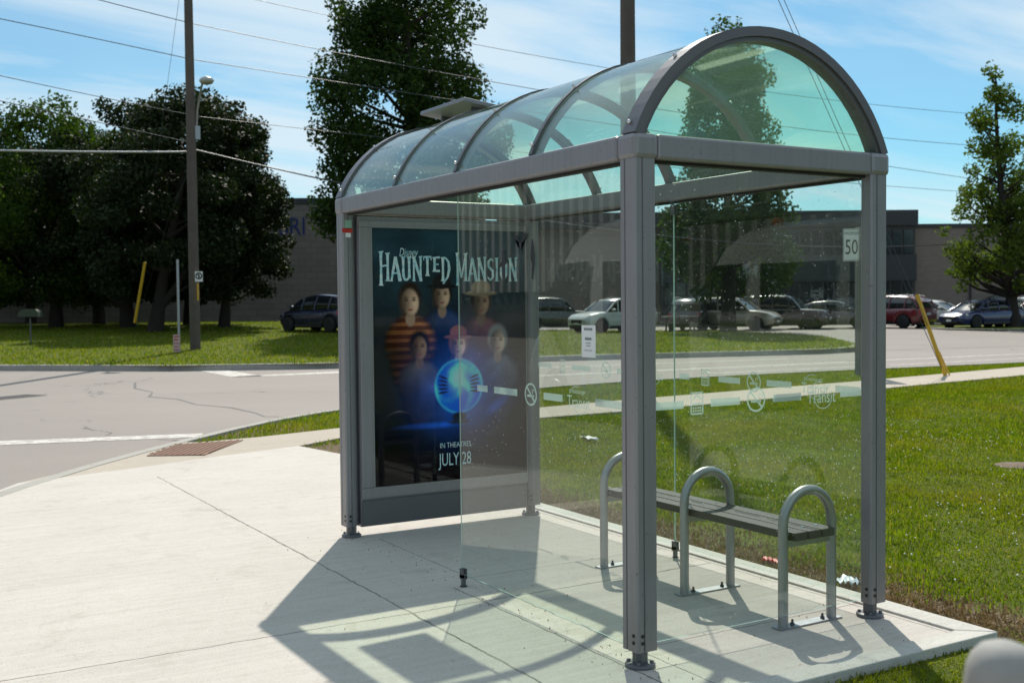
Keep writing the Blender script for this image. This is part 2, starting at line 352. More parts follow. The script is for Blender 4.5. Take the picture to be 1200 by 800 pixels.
def film_mat():
    m, nt, out = new_mat('frosted_vinyl'); d = N(nt, 'ShaderNodeBsdfDiffuse'); d.inputs[0].default_value = (.72, .84, .80, 1); t = N(nt, 'ShaderNodeBsdfTranslucent'); t.inputs[0].default_value = (.62, .76, .72, 1)
    a = N(nt, 'ShaderNodeMixShader'); a.inputs[0].default_value = .5; nt.links.new(d.outputs[0], a.inputs[1]); nt.links.new(t.outputs[0], a.inputs[2])
    tr = N(nt, 'ShaderNodeBsdfTransparent'); n = noise(nt, obj_vec(nt), 6); b = N(nt, 'ShaderNodeMixShader'); nt.links.new(math_n(nt, 'ADD', math_n(nt, 'MULTIPLY', n, .3), .1), b.inputs[0]); nt.links.new(a.outputs[0], b.inputs[1]); nt.links.new(tr.outputs[0], b.inputs[2]); nt.links.new(b.outputs[0], out.inputs[0]); return m
M['film'] = film_mat()
M['black'] = simple('matt_black', (0.01, 0.01, 0.011), 0.5)
M['white'] = simple('white_paint', (0.72, 0.72, 0.70), 0.45, 0, 0.05)
M['paper'] = simple('white_paper', (0.78, 0.80, 0.80), 0.7, 0, 0.03)
M['ink'] = simple('grey_ink', (0.16, 0.20, 0.20), 0.7)
M['red'] = simple('red_sticker', (0.50, 0.03, 0.02), 0.5)
M['greenst'] = simple('pale_green_sticker', (0.25, 0.42, 0.33), 0.5)
M['blue'] = simple('blue_sign_paint', (0.012, 0.022, 0.13), 0.5)
M['yellow'] = simple('yellow_plastic_guard', (0.62, 0.36, 0.02), 0.45, 0, 0.15, 4)
M['wood'] = simple('weathered_pole_wood', (0.115, 0.095, 0.082), 0.85, 0, 0.3, 3, 0.2, 0, 0.4)
M['greywood'] = simple('grey_weathered_post', (0.20, 0.19, 0.17), 0.85, 0, 0.2, 5, 0.2)
M['wire'] = simple('cable_sheath', (0.05, 0.055, 0.065), 0.5, 0.2)
M['wire_pale'] = simple('bright_cable', (0.42, 0.42, 0.42), 0.35, 0.6)  # paler and more metallic than the dark cable sheath
M['bark'] = simple('dark_bark', (0.045, 0.036, 0.030), 0.9, 0, 0.3, 6, 0.2, 0, 0.5)
M['leaf_maple'] = leafy('broad_green_leaves', (0.014, 0.030, 0.006), (0.062, 0.105, 0.016), 0.40)
M['leaf_dark'] = leafy('dark_pine_needles', (0.012, 0.022, 0.009), (0.036, 0.050, 0.018), 0.15)
M['leaf_tall'] = leafy('deep_green_leaves', (0.016, 0.034, 0.010), (0.050, 0.082, 0.018), 0.30)
M['leaf_light'] = leafy('yellow_green_leaves', (0.045, 0.075, 0.014), (0.115, 0.150, 0.030), 0.42)
M['blade'] = leafy('grass_blades', (0.052, 0.100, 0.005), (0.270, 0.300, 0.020), 0.52, (1.35, 1.45, 0.25), 0.9, 0.65)
def blade_mat():
    m, nt, out = new_mat('grass_blades'); g = N(nt, 'ShaderNodeNewGeometry'); p = g.outputs['Position']
    a = noise(nt, p, .55, 5, .6); b = noise(nt, p, 3.4, 4, .65)
    f = math_n(nt, 'ADD', math_n(nt, 'MULTIPLY', g.outputs['Random Per Island'], .55), math_n(nt, 'SUBTRACT', math_n(nt, 'MULTIPLY', b, 1.1), .38), True)
    col = mixc(nt, f, (.034, .078, .004), (.255, .320, .014))
    col = mixc(nt, math_n(nt, 'MULTIPLY', ramp(nt, a, [(.47, (0, 0, 0)), (.66, (1, 1, 1))]), .50), col, (.235, .205, .030))
    dry = math_n(nt, 'MULTIPLY', math_n(nt, 'GREATER_THAN', g.outputs['Random Per Island'], .90), 1.0); col = mixc(nt, math_n(nt, 'MULTIPLY', dry, .7), col, (.34, .27, .11))
    d = principled(nt, None, col, .65, 0, None, .08); t = N(nt, 'ShaderNodeBsdfTranslucent'); nt.links.new(mixc(nt, 1.0, col, (1.35, 1.42, .25), 'MULTIPLY'), t.inputs[0])
    mx = N(nt, 'ShaderNodeMixShader'); mx.inputs[0].default_value = .5; nt.links.new(d.outputs[0], mx.inputs[1]); nt.links.new(t.outputs[0], mx.inputs[2]); nt.links.new(mx.outputs[0], out.inputs[0]); return m
M['blade'] = blade_mat()
M['drygrass'] = leafy('dry_grass_litter', (0.13, 0.085, 0.045), (0.34, 0.26, 0.15), 0.25, (1.1, 1.0, .7), 2.0)
M['flower'] = simple('white_clover', (0.80, 0.80, 0.72), 0.7)
M['kerb'] = concrete_mat('kerb_concrete', (0.42, 0.40, 0.36))
M['slab'] = concrete_mat('slab_concrete', (0.590, 0.548, 0.495),
    joints_x=((1.27, -1.5, 3.4, .0055), (0.19, -1.62, -0.06, .0040), (1.74, -1.5, -0.13, .004)),
    joints_y=((0.47, -0.52, 6.6, .0065), (-1.50, -0.45, 3.5, .0045), (0.055, -0.52, 1.6, .0055), (-0.125, -0.52, 3.0, .0035)))
M['border'] = concrete_mat('border_concrete', (0.60, 0.58, 0.53), streak=0.2)
M['walk'] = concrete_mat('old_sidewalk_concrete', (0.48, 0.42, 0.345))
M['asphalt'] = asphalt_mat('worn_asphalt', (0.290, 0.255, 0.230))
M['lot'] = asphalt_mat('parking_asphalt', (0.275, 0.243, 0.218))
def worn_paint():
    m, nt, out = new_mat('worn_road_paint'); v = obj_vec(nt); n = ramp(nt, noise(nt, v, 7, 7, .75), [(.40, (0, 0, 0)), (.60, (1, 1, 1))])
    principled(nt, out, mixc(nt, n, (.66, .63, .58), (.36, .33, .30)), .75, 0, None, .3); return m
M['paint'] = worn_paint()
def lawn_mat(name, near):
    m, nt, out = new_mat(name); v = obj_vec(nt)
    a = noise(nt, v, 0.35, 5, 0.6); b = noise(nt, v, 5, 6, 0.7); c = noise(nt, v, 60, 3, 0.7); d = noise(nt, v, 1.1, 6, 0.65, 0.4)
    col = mixc(nt, a, (0.095, 0.130, 0.010), (0.165, 0.180, 0.018))
    col = mixc(nt, ramp(nt, d, [(0.50, (0, 0, 0)), (0.72, (1, 1, 1))]), col, (0.19, 0.175, 0.040))
    col = mixc(nt, ramp(nt, b, [(0.40, (0, 0, 0)), (0.75, (1, 1, 1))]), col, (0.060, 0.090, 0.012))
    col = mixc(nt, math_n(nt, 'MULTIPLY', c, 0.55), col, (0.05, 0.07, 0.012))
    if near:                                                              # bare leaf-littered soil along the slab
        sp = N(nt, 'ShaderNodeSeparateXYZ'); nt.links.new(v, sp.inputs[0])
        e = math_n(nt, 'ADD', math_n(nt, 'ADD', sp.outputs[1], 2.22), math_n(nt, 'MULTIPLY', math_n(nt, 'SUBTRACT', noise(nt, v, 2.2, 5), 0.5), 1.1))
        soil = ramp(nt, math_n(nt, 'MULTIPLY', e, 3.0), [(0.0, (0, 0, 0)), (0.55, (1, 1, 1))])
        soil = math_n(nt, 'MULTIPLY', soil, math_n(nt, 'GREATER_THAN', math_n(nt, 'ADD', sp.outputs[0], math_n(nt, 'MULTIPLY', noise(nt, v, 1.7, 3), .8)), -0.02)); col = mixc(nt, soil, col, mixc(nt, noise(nt, v, 22, 5, 0.7), (0.075, 0.052, 0.032), (0.26, 0.19, 0.12)))
    principled(nt, out, col, 0.9, 0, bump(nt, math_n(nt, 'ADD', math_n(nt, 'MULTIPLY', c, .6), b), 0.8, 0.04), 0.15)
    return m
M['lawn_near'] = lawn_mat('mown_lawn', True); M['lawn_far'] = lawn_mat('verge_lawn', False)
M['ground'] = simple('distant_ground', (0.16, 0.17, 0.09), 0.95, 0, 0.3, 0.05)

# ------------------------------------------------------------------ ground, roads, lawns
KERB = [(-60, 4.4), (-4, 4.4), (1, 4.1), (4, 3.25), (5.6, 2.5), (6.79, 1.76), (7.9, 0.8), (9.19, -0.29), (10.25, -1.36), (11.06, -2.02), (11.55, -2.75), (12.1, -3.8), (13.0, -6.0), (13.7, -8.6), (13.9, -11.2), (13.8, -14), (13.5, -17.3), (13.1, -21), (12.6, -30), (12, -60), (11.5, -100)]
FARK = [(60, 38), (44, 20), (34, 6.2), (28.3, -0.6), (25.0, -4.2), (23.4, -7.6), (22.9, -11), (22.6, -14.4), (21.6, -18.5), (20.6, -22.6), (20.9, -24.6), (22.6, -26.4)]
mb = MB(); mb.add([(-900, -900, -.15), (900, -900, -.15), (900, 900, -.15), (-900, 900, -.15)], [(0, 1, 2, 3)]); tag(mb.build('ground', M['ground']), kind='structure')
mb = MB(); mb.add([(-120, -120, -.12), (120, -120, -.12), (120, 120, -.12), (-120, 120, -.12)], [(0, 1, 2, 3)]); tag(mb.build('road', M['asphalt']), kind='structure')
SLAB = [(-0.52, -1.67), (3.50, -1.69), (7.03, -1.52), (7.96, -1.38), (7.61, -0.34), (7.25, 0.59), (6.93, 1.60), (5.55, 2.38), (3.95, 3.12), (1, 3.95), (-0.52, 4.08)]
NEARLAWN = KERB + [(-60, -100)]
sheet('near_lawn', NEARLAWN, lambda x, y: -0.035, M['lawn_near'], 400)
mb = MB(); mb.prism(SLAB, -0.14, 0.0); tag(mb.build('concrete_slab', M['slab'], bevel=0.006), kind='structure')
# raised border strip along the back and near edge of the slab
mb = MB(); mb.prism([(-0.525, -1.675), (3.5, -1.695), (3.5, -1.545), (-0.40, -1.53)], -.05, .012); mb.prism([(-0.526, -1.67), (-0.401, -1.528), (-0.44, 4.0), (-0.525, 4.0)], -.05, .0115)
tag(mb.build('slab_border', M['border'], bevel=0.006), kind='structure')
WALK_FAR = [(8.95, -0.55), (9.05, -1.3), (9.4, -2.5), (10.2, -6), (10.5, -8), (10.8, -11), (11.05, -13.7), (11.9, -19.9), (14, -34), (16, -70)]
WALK_NEAR = [(14.2, -70), (12.2, -34), (10.2, -17.4), (9.55, -12.3), (9.25, -9.6), (9.0, -7), (8.95, -5.2), (8.5, -2.2), (7.97, -1.375)]
RAMP = [(6.935, 1.605), (7.255, 0.592), (7.615, -0.338), (7.965, -1.372)]
WALK = WALK_FAR + WALK_NEAR + RAMP[::-1][1:] + [(7.80, 0.74), (9.08, -0.40)]
mb = MB(); mb.prism(WALK, -.13, -.004); tag(mb.build('sidewalk', M['walk']), kind='structure')
mb = MB(); mb.prism([(-60, 0.9), (-0.53, 0.9), (-0.53, 4.08), (-4, 4.24), (-60, 4.24)], -.13, -.006); tag(mb.build('roadside_pavement', M['walk']), kind='structure')
def kerb(name, line, side, w=0.16, z0=-.14, zf=lambda x, y: 0.0):
    pts = [Vector((p[0], p[1])) for p in line]; fine = []
    for a, b in zip(pts, pts[1:]):
        k = max(1, int((b - a).length / 0.8)); fine += [a.lerp(b, i / k) for i in range(k)]
    fine.append(pts[-1]); sm = fine[:]
    for _ in range(3): sm = [sm[0]] + [(sm[i - 1] + sm[i] * 2 + sm[i + 1]) / 4 for i in range(1, len(sm) - 1)] + [sm[-1]]
    rings = []
    for i, p in enumerate(sm):
        d = (sm[min(i + 1, len(sm) - 1)] - sm[max(0, i - 1)]).normalized(); n = Vector((-d.y, d.x)) * side; z = zf(p.x, p.y)
        q = p + n * w
        rings.append([(p.x - n.x * .02, p.y - n.y * .02, z0), (p.x, p.y, z - .02), (p.x + n.x * .02, p.y + n.y * .02, z), (q.x, q.y, z + .002), (q.x, q.y, z0)])
    mb = MB(); mb.loft(rings, 0, False); return tag(mb.build(name, M['kerb'], recalc=True), kind='structure')
kerb('near_kerb', KERB, -1)
kerb('far_kerb', FARK, 1, 0.18, -.14, lambda x, y: 0.03)
FAR_LAWN = FARK + [(25, -28.4), (29, -31.6), (33, -33.6), (38, -34.6), (43, -32.6), (47.5, -29.6), (53, -24.5), (56, -20.6), (60, -21.8), (75, -12), (90, 5), (80, 38)]
sheet('verge_lawn', FAR_LAWN, lambda x, y: 0.02 + bank(x, y), M['lawn_far'], 2.2)
def lot_z(x, y): return -0.116 + 0.116 * sstep(x - .35 * max(0, -(y + 45)) * 0, 21.5, 30) * sstep(depth_of(x, y), 30, 40) + bank(x, y) * 0.97
sheet('parking_lot', [(21.2, -24.6), (25, -27.8), (33, -33.0), (38, -34.0), (42.6, -32.2), (47, -29.2), (53, -24), (56, -20), (61, -21.3), (76, -12), (90, -25), (75, -75), (40, -90), (20, -80), (18.6, -40)], lot_z, M['lot'], 2.0)
ISLAND = [(35.0, -44.4), (31.5, -42.6), (29.2, -42.6), (28.2, -44), (26.6, -50), (25.2, -60), (30, -64), (38, -56), (38.8, -49)]
sheet('island_lawn', ISLAND, lambda x, y: 0.06, M['lawn_far'], 2.5)
kerb('island_kerb', ISLAND[-1:] + ISLAND[:6], 1, 0.22, -.14, lambda x, y: 0.075)

# road paint: sheets a few millimetres above the asphalt
def paint(polys, name):
    mb = MB()
    for q in polys:
        a = sum(q[i][0] * q[(i + 1) % len(q)][1] - q[(i + 1) % len(q)][0] * q[i][1] for i in range(len(q)))
        if a < 0: q = q[::-1]
        mb.add([(x, y, -.116) for x, y in q], [list(range(len(q)))])
    return tag(mb.build(name, M['paint']), kind='structure')
paint([[(11.66, 1.9), (11.2, 1.95), (10.42, -0.98), (10.79, -1.1)]], 'stop_line')
paint([[(26.7, -4.9), (26.2, -5.5), (21.6, -5.5), (21.8, -4.8)], [(21.5, -7.4), (22.2, -7.9), (21.9, -4.8), (21.55, -5.2)]], 'crossing_marking')
paint([[(17.9, -9), (17.72, -9), (17.05, -20), (17.25, -20)], [(17.2, -21), (17.0, -21), (16.6, -30), (16.8, -30)], [(17.55, -10.5), (17.4, -10.5), (16.75, -20), (16.9, -20)],
       [(20.3, -12), (20.1, -12), (19.2, -20), (19.4, -20)], [(15.9, -14), (15.75, -14), (15.4, -19), (15.55, -19)], [(15.5, -19.6), (15.35, -19.6), (15.2, -30), (15.35, -30)]], 'lane_marking')
# a long tar-sealed crack
def tube_thing(name, pts, r, m, label, cat, group=None, n=6):
    mb = MB(); mb.tube(pts, r, n); return tag(mb.build(name, m), label, cat, group)
cr_pts = [(21.38, -2.54), (19.6, -2.15), (18.3, -2.2), (17.21, -1.89), (16.4, -2.2), (15.09, -2.18), (14.2, -2.5), (13.04, -2.54), (12.45, -2.48), (12.3, -2.65)]
mb = MB(); L_ = []; R_ = []
for i, (x, y) in enumerate(cr_pts): wv = 0.022 + 0.012 * math.sin(i * 2.3); L_.append((x, y + wv, -.1165)); R_.append((x, y - wv, -.1165))
for i in range(len(cr_pts) - 1): mb.add([L_[i], R_[i], R_[i + 1], L_[i + 1]], [(0, 3, 2, 1) if False else (0, 1, 2, 3)])
tag(mb.build('road_crack', simple('tar_filler', (.075, .07, .065), .7)), kind='structure')

# ------------------------------------------------------------------ bus shelter
L, WD = 3.165, 1.412
SH = thing('bus_shelter', 'grey framed glass bus shelter with rounded aqua roof on concrete slab', 'bus shelter')
def post(x, y, ix, iy):
    mb = MB(); s = .055
    # extrusion with a groove down the middle of each face
    prof = []
    for k in range(4):
        a = k * math.pi / 2; c, sn = math.cos(a), math.sin(a)
        for (px, py) in ((s, -s + .008), (s, -.022), (s - .006, -.020), (s - .006, -.015), (s, -.013), (s, s - .008), (s - .008, s)):
            prof.append((px * c - py * sn, px * sn + py * c))
    cut = []
    for p in prof:
        e = p[0] * ix + p[1] * iy - (2 * s - .050)
        cut.append((p[0] - ix * max(0, e) / 2, p[1] - iy * max(0, e) / 2))
    mb.prism([(x + p[0], y + p[1]) for p in cut], .075, 2.152)
    o = mb.build('post', M['alu'], SH)
    m2 = MB(); m2.prism([(x + .034 * math.cos(t), y + .034 * math.sin(t)) for t in [R(22.5 + 45 * k) for k in range(8)]], .010, .085); m2.build('post_core', M['alu_dark'], o)
    m3 = MB(); m3.lathe([(.064, 0.001), (.066, .012), (.060, .017), (.04, .019)], 24, M=Matrix.Translation((x, y, 0)))
    for k in range(4):
        t = R(45 + 90 * k); m3.lathe([(.009, .016), (.009, .027), (.004, .03)], 6, M=Matrix.Translation((x + .05 * math.cos(t), y + .05 * math.sin(t), 0)))
    m3.build('base_plate', M['alu_dark'], o)
    for (dx, dy) in ((-1, 0), (0, 1)):
        for z in (.115, .145):
            for off in (.028,):
                cx, cy_ = x + dx * (s + .001), y + dy * (s + .001)
                cx += off * abs(dy) * (-1); cy_ += off * abs(dx)
                Mx = Matrix.Translation((cx, cy_, z)) @ Vector((dx, dy, 0)).to_track_quat('Z', 'Y').to_matrix().to_4x4()
                m4 = MB(); m4.lathe([(.008, -.001), (.008, .002)], 10, M=Mx); m4.build('screw_head', M['black'], o)
    return o
P1 = post(0, 0, 1, -1); P2 = post(0, -WD, 1, 1); P3 = post(L, 0, -1, -1); P4 = post(L, -WD, -1, 1)
OV = .062; ZB, ZT = 2.15, 2.254
def beam(x0, x1, y0, y1):
    mb = MB(); mb.box(x0, x1, y0, y1, ZB, ZT); return mb.build('roof_beam', M['alu'], SH, bevel=.012)
CB = .062
beam(CB, L - CB, -OV, OV); beam(CB, L - CB, -WD - OV, -WD + OV); beam(-OV, OV, -WD + CB, -CB); beam(L - OV, L + OV, -WD + CB, -CB)
for (x, y) in ((0, 0), (0, -WD), (L, 0), (L, -WD)):
    mb = MB(); mb.box(x - OV - .003, x + OV + .003, y - OV - .003, y + OV + .003, ZB - .003, ZT + .003); mb.build('corner_cap', M['alu'], SH, bevel=.022)
# soffit strips under the beams
mb = MB(); mb.box(CB, L - CB, -.020, .020, 2.138, 2.1495); mb.box(CB, L - CB, -WD - .02, -WD + .02, 2.138, 2.1495); mb.box(-.020, .020, -WD + CB, -CB, 2.138, 2.1495); mb.build('glazing_channel', M['rubber'], SH)
# barrel vault
YC = -WD / 2; HALF = WD / 2 + .045; RISE = .505; RAD = (HALF ** 2 + RISE ** 2) / (2 * RISE); ZC0 = ZT + RISE - RAD; TH = math.asin(HALF / RAD)
def arc(r, n=28, a0=None, a1=None):
    a0 = TH if a0 is None else a0; a1 = -TH if a1 is None else a1
    return [(YC + r * math.sin(a0 + (a1 - a0) * i / n), ZC0 + r * math.cos(a0 + (a1 - a0) * i / n)) for i in range(n + 1)]
RIBS = [0.0, .772, 1.546, 2.32, L]
def rib(x, w, r_in, r_out, m, name='roof_rib', cap=True):
    rings = [[(x - w, a[0], a[1]), (x + w, a[0], a[1]), (x + w, b[0], b[1]), (x - w, b[0], b[1])] for a, b in zip(arc(r_in), arc(r_out))]
    mb = MB(); mb.loft(rings, 0, False); return mb.build(name, m, SH, recalc=True)
for i, x in enumerate(RIBS):
    if 0 < i < 4:
        rb = rib(x, .030, RAD - .040, RAD - .008, M['alu']); cap = rib(x, .014, RAD + .001, RAD + .010, M['alu_dark'], 'rib_strip'); cap.parent = rb
    else:
        e = x + (-.012 if i == 0 else .012); rb = rib(e, .046, RAD - .030, RAD + .012, M['rim_alu'], 'arch_frame'); cap = rib(e, .034, RAD - .050, RAD - .031, M['alu_dark'], 'arch_gasket'); cap.parent = rb
    for s in (1, -1):
        for th in (TH - .06, TH * .55):
            y = YC + (RAD + .012) * math.sin(s * th); z = ZC0 + (RAD + .012) * math.cos(th)
            mb = MB(); mb.lathe([(.009, 0), (.009, .010), (.004, .016)], 8, M=Matrix.Translation((x, y, z)) @ Matrix.Rotation(-s * th, 4, 'X')); mb.build('screw', M['chrome'], rb)
for a, b in zip(RIBS, RIBS[1:]):
    rings = [[(a + .012, p[0], p[1]), (b - .012, p[0], p[1]), (b - .012, q[0], q[1]), (a + .012, q[0], q[1])] for p, q in zip(arc(RAD - .006), arc(RAD))]
    mb = MB(); mb.loft(rings, 0, True); o = mb.build('roof_pane', M['roof_glass'], SH, recalc=True)
    for p in o.data.polygons: p.use_smooth = abs(p.normal.x) < .5
    sm = o.modifiers.new('e', 'EDGE_SPLIT'); sm.split_angle = R(40)
for x in (-.012, L + .012):
    poly = [(y, z) for y, z in arc(RAD - .045, 36) if z > ZT + .004]; poly = [(poly[0][0], ZT + .004)] + poly + [(poly[-1][0], ZT + .004)]
    rings = [[(x - .003, y, z) for y, z in poly], [(x + .003, y, z) for y, z in poly]]
    mb = MB(); mb.loft(rings, 0, False); mb.build('gable_pane', M['gable_glass'], SH, recalc=True)
# wall panes
def pane(x0, x1, y0, y1, z0, z1):
    mb = MB(); mb.box(x0, x1, y0, y1, z0, z1); o = mb.build('glass_pane', [M['wall_glass'], M['edge_glass']], SH)
    dx, dy = x1 - x0, y1 - y0
    for p in o.data.polygons:
        big = abs(p.normal.y) > .5 if dx > dy else abs(p.normal.x) > .5
        p.material_index = 0 if big else 1
    return o
T = .003
G_FRONT = pane(.050, 1.605, -T, T, .070, 2.139); G_END = pane(-T, T, -WD + .050, -.050, .090, 2.139)
G_BACK1 = pane(.050, 1.497, -WD - T, -WD + T, .075, 2.139); G_BACK2 = pane(1.503, L - .050, -WD - T, -WD + T, .075, 2.139)
def clip(x, y, par):
    mb = MB(); mb.box(x - .018, x + .018, y - .014, y - T - .0005, .050, .100); mb.box(x - .018, x + .018, y + T + .0005, y + .014, .050, .100); mb.box(x - .018, x + .018, y - .014, y + .014, .042, .068); mb.box(x - .010, x + .010, y - .010, y + .010, .004, .040)
    o = mb.build('glass_clip', M['alu_dark'], SH); m2 = MB(); m2.lathe([(.020, .001), (.020, .006)], 14, M=Matrix.Translation((x, y, 0))); m2.build('clip_foot', M['bolt'], o)
clip(1.588, 0, G_FRONT); clip(1.50, -WD, G_BACK1)
for y, x in ((-WD, 1.5), ):
    mb = MB(); mb.box(x - .02, x + .02, y - .012, y - T - .0005, 2.07, 2.128); mb.box(x - .02, x + .02, y + T + .0005, y + .012, 2.07, 2.128); mb.build('glass_clip', M['alu_dark'], SH)
# decals (children of the pane they are stuck to)
XA, YU = (0, -1, 0), (0, 0, 1)                                             # end pane: read along -y
XF = (-1, 0, 0)
def rect(mb, x0, x1, y0, y1, Mx, z=0.0): mb.add([(x0, y0, z), (x1, y0, z), (x1, y1, z), (x0, y1, z)], [(0, 1, 2, 3)], 0, False, Mx)
def ring(mb, cx, cy_, r0, r1, Mx, a0=0, a1=2 * math.pi, n=30, sy=1.0):
    vs = []; fs = []
    for i in range(n + 1):
        t = a0 + (a1 - a0) * i / n; vs += [(cx + r0 * math.cos(t), cy_ + r0 * sy * math.sin(t), 0), (cx + r1 * math.cos(t), cy_ + r1 * sy * math.sin(t), 0)]
        if i: fs.append((2 * i - 2, 2 * i - 1, 2 * i + 1, 2 * i))
    mb.add(vs, fs, 0, False, Mx)
T_TRANSIT = text_geo('Transit', .082, .80); T_MISS = text_geo('Mississauga', .029, 1.0, .2)
def decal_row(par, X, o3, items):
    Mx = frame(o3, X, YU)
    for kind, u in items:
        mb = MB()
        if kind == 'bar': rect(mb, u[0], u[1], -.017, .017, Mx); nm = 'frosted_stripe'
        elif kind == 'smoke':
            ring(mb, u, 0, .047, .056, Mx); mb.add([(u - .039, .032, 0), (u - .032, .039, 0), (u + .039, -.032, 0), (u + .032, -.039, 0)], [(0, 3, 2, 1)], 0, False, Mx)
            rect(mb, u - .032, u + .017, -.013, -.002, Mx); rect(mb, u + .020, u + .030, -.013, -.002, Mx); ring(mb, u + .024, .014, .008, .0125, Mx, 0, 4.2, 12); nm = 'no_smoking_decal'
        elif kind == 'logo':
            w = max(v[0] for v in T_TRANSIT[0]); mb.add(T_TRANSIT[0], T_TRANSIT[1], 0, False, Mx @ Matrix.Translation((u - w / 2, -.036, 0)))
            w2 = max(v[0] for v in T_MISS[0]); mb.add(T_MISS[0], T_MISS[1], 0, False, Mx @ Matrix.Translation((u - w2 / 2 - .012, .031, 0)))
            ring(mb, u + .012, -.010, .055, .059, Mx, R(-160), R(-10), 24, .95); ring(mb, u - .016, .006, .058, .0615, Mx, R(70), R(160), 20, .95); nm = 'transit_logo'
        elif kind == 'card':
            x0, x1, y0, y1 = u[0] - .036, u[0] + .036, u[1], u[2]
            rect(mb, x0, x1, y0, y0 + .008, Mx); rect(mb, x0, x1, y1 - .008, y1, Mx); rect(mb, x0, x0 + .007, y0, y1, Mx); rect(mb, x1 - .007, x1, y0, y1, Mx)
            rect(mb, x0 + .01, x1 - .01, y0 + .042, y0 + .052, Mx); ring(mb, u[0], (y0 + y1) / 2 + .015, .014, .022, Mx, 0, math.pi, 12)
            for k in range(2):
                for j in range(4): rect(mb, x0 + .012 + j * .013, x0 + .021 + j * .013, y0 + .013 + k * .013, y0 + .021 + k * .013, Mx)
            nm = 'instruction_decal'
        mb.build(nm, M['film'], par)
ZD = 1.105
decal_row(G_END, XA, (-T - .0015, 0, ZD), [('bar', (.075, .24)), ('card', (.315, -.048, .052)), ('bar', (.393, .565)), ('smoke', .662), ('bar', (.765, .943)), ('logo', 1.075), ('bar', (1.20, 1.345))])
decal_row(G_FRONT, XF, (0, T + .0015, ZD), [('bar', (-1.40, -1.29)), ('bar', (-1.222, -.99)), ('smoke', -.862), ('bar', (-.745, -.58)), ('logo', -.447), ('bar', (-.315, -.10))])
decal_row(G_BACK1, XF, (0, -WD + T + .0015, ZD), [('card', (-1.215, -.045, .05)), ('bar', (-1.36, -1.45)), ('bar', (-1.10, -.92)), ('smoke', -.81), ('bar', (-.71, -.525)), ('logo', -.36), ('bar', (-.22, -.06))])
decal_row(G_BACK2, XF, (0, -WD + T + .0015, ZD), [('bar', (-3.04, -2.86)), ('card', (-2.72, -.045, .05)), ('bar', (-2.60, -2.38)), ('smoke', -2.2), ('bar', (-2.08, -1.82)), ('logo', -1.70)])
# a notice taped to the front pane
mb = MB(); Mx = frame((.362, T + .002, 1.305), XF, YU); rect(mb, -.055, .055, 0, .145, Mx); no = mb.build('notice', M['paper'], G_FRONT)
mb = MB(); Mi = frame((.362, T + .0032, 1.305), XF, YU)
for (y0, w, h) in ((.122, .034, .010), (.078, .026, .011), (.062, .020, .004), (.050, .016, .004), (.030, .03, .003)):
    for j in range(5):
        rect(mb, -w + j * w * .4, -w + j * w * .4 + w * .3, y0, y0 + h, Mi)
mb.build('notice_print', M['ink'], no)
# black bird silhouettes on the front pane
def bird(pts, cx, cz):
    mb = MB(); Mx = frame((cx, T + .002, cz), XF, YU); mb.add([(p[0], p[1], 0) for p in pts], [list(range(len(pts)))], 0, False, Mx); mb.build('bird_silhouette', M['black'], G_FRONT)
q = plane_pt = None
def on_front(px, py):
    r = ray(px, py); t = (0 - CAM[1]) / r[1]; p = CAM + r * t; return p[0], p[2]
def on_plane_x(px, py, x):
    r = ray(px, py); t = (x - CAM[0]) / r[0]; p = CAM + r * t; return p[1], p[2]
bx, bz = on_front(611, 281); bird([(-.075, .018), (-.055, .030), (-.022, .014), (-.010, -.052), (.004, -.055), (.014, .010), (.045, .034), (.070, .026), (.052, .008), (.022, -.012), (-.03, -.006), (-.06, .008)], bx, bz)
bx, bz = on_front(591, 313); bird([(-.012, .085), (.010, .088), (.014, .045), (.034, .030), (.030, .014), (.014, .010), (.020, -.07), (.004, -.085), (-.012, -.06), (-.018, .004), (-.040, -.004), (-.044, .014), (-.016, .034)], bx, bz)
bx, bz = on_front(625, 304); bird([(-.006, .095), (.006, .10), (.016, .05), (.024, .02), (.020, -.03), (.004, -.10), (-.010, -.09), (-.004, -.03), (-.020, .01), (-.014, .05)], bx, bz)

# advertising panel at the far end
AX = 3.105                                                                 # plane of its visible face
ad = MB(); ad.box(3.125, 3.205, -WD + .056, -.056, .062, 2.1365); AD = ad.build('advertising_case', M['alu'], SH, bevel=.004)
mb = MB(); y0, y1, z0, z1 = -1.357, -.058, .248, 2.105; fy0, fy1, fz0, fz1 = -1.352 + .0, -.150, .322, 2.062
mb.box(AX, 3.126, y0, y1, z0, fz0); mb.box(AX, 3.126, y0, y1, fz1, z1); mb.box(AX, 3.126, -.150, y1, fz0, fz1); mb.box(AX, 3.126, y0, -1.346, fz0, fz1)
fr = mb.build('poster_frame', M['alu'], AD, bevel=.006)
mb = MB(); mb.box(AX - .004, AX + .012, -1.351, -.144, fz0 - .006, fz0); mb.box(AX - .004, AX + .012, -1.351, -.144, fz1, fz1 + .006); mb.box(AX - .004, AX + .012, -.150, -.144, fz0, fz1); mb.box(AX - .004, AX + .012, -1.351, -1.346, fz0, fz1); mb.build('frame_gasket', M['steel'], fr)
mb = MB(); mb.box(3.112, 3.126, -WD + .062, -.062, .068, .236); mb.build('kick_panel', M['alu_dark'], AD, bevel=.004)
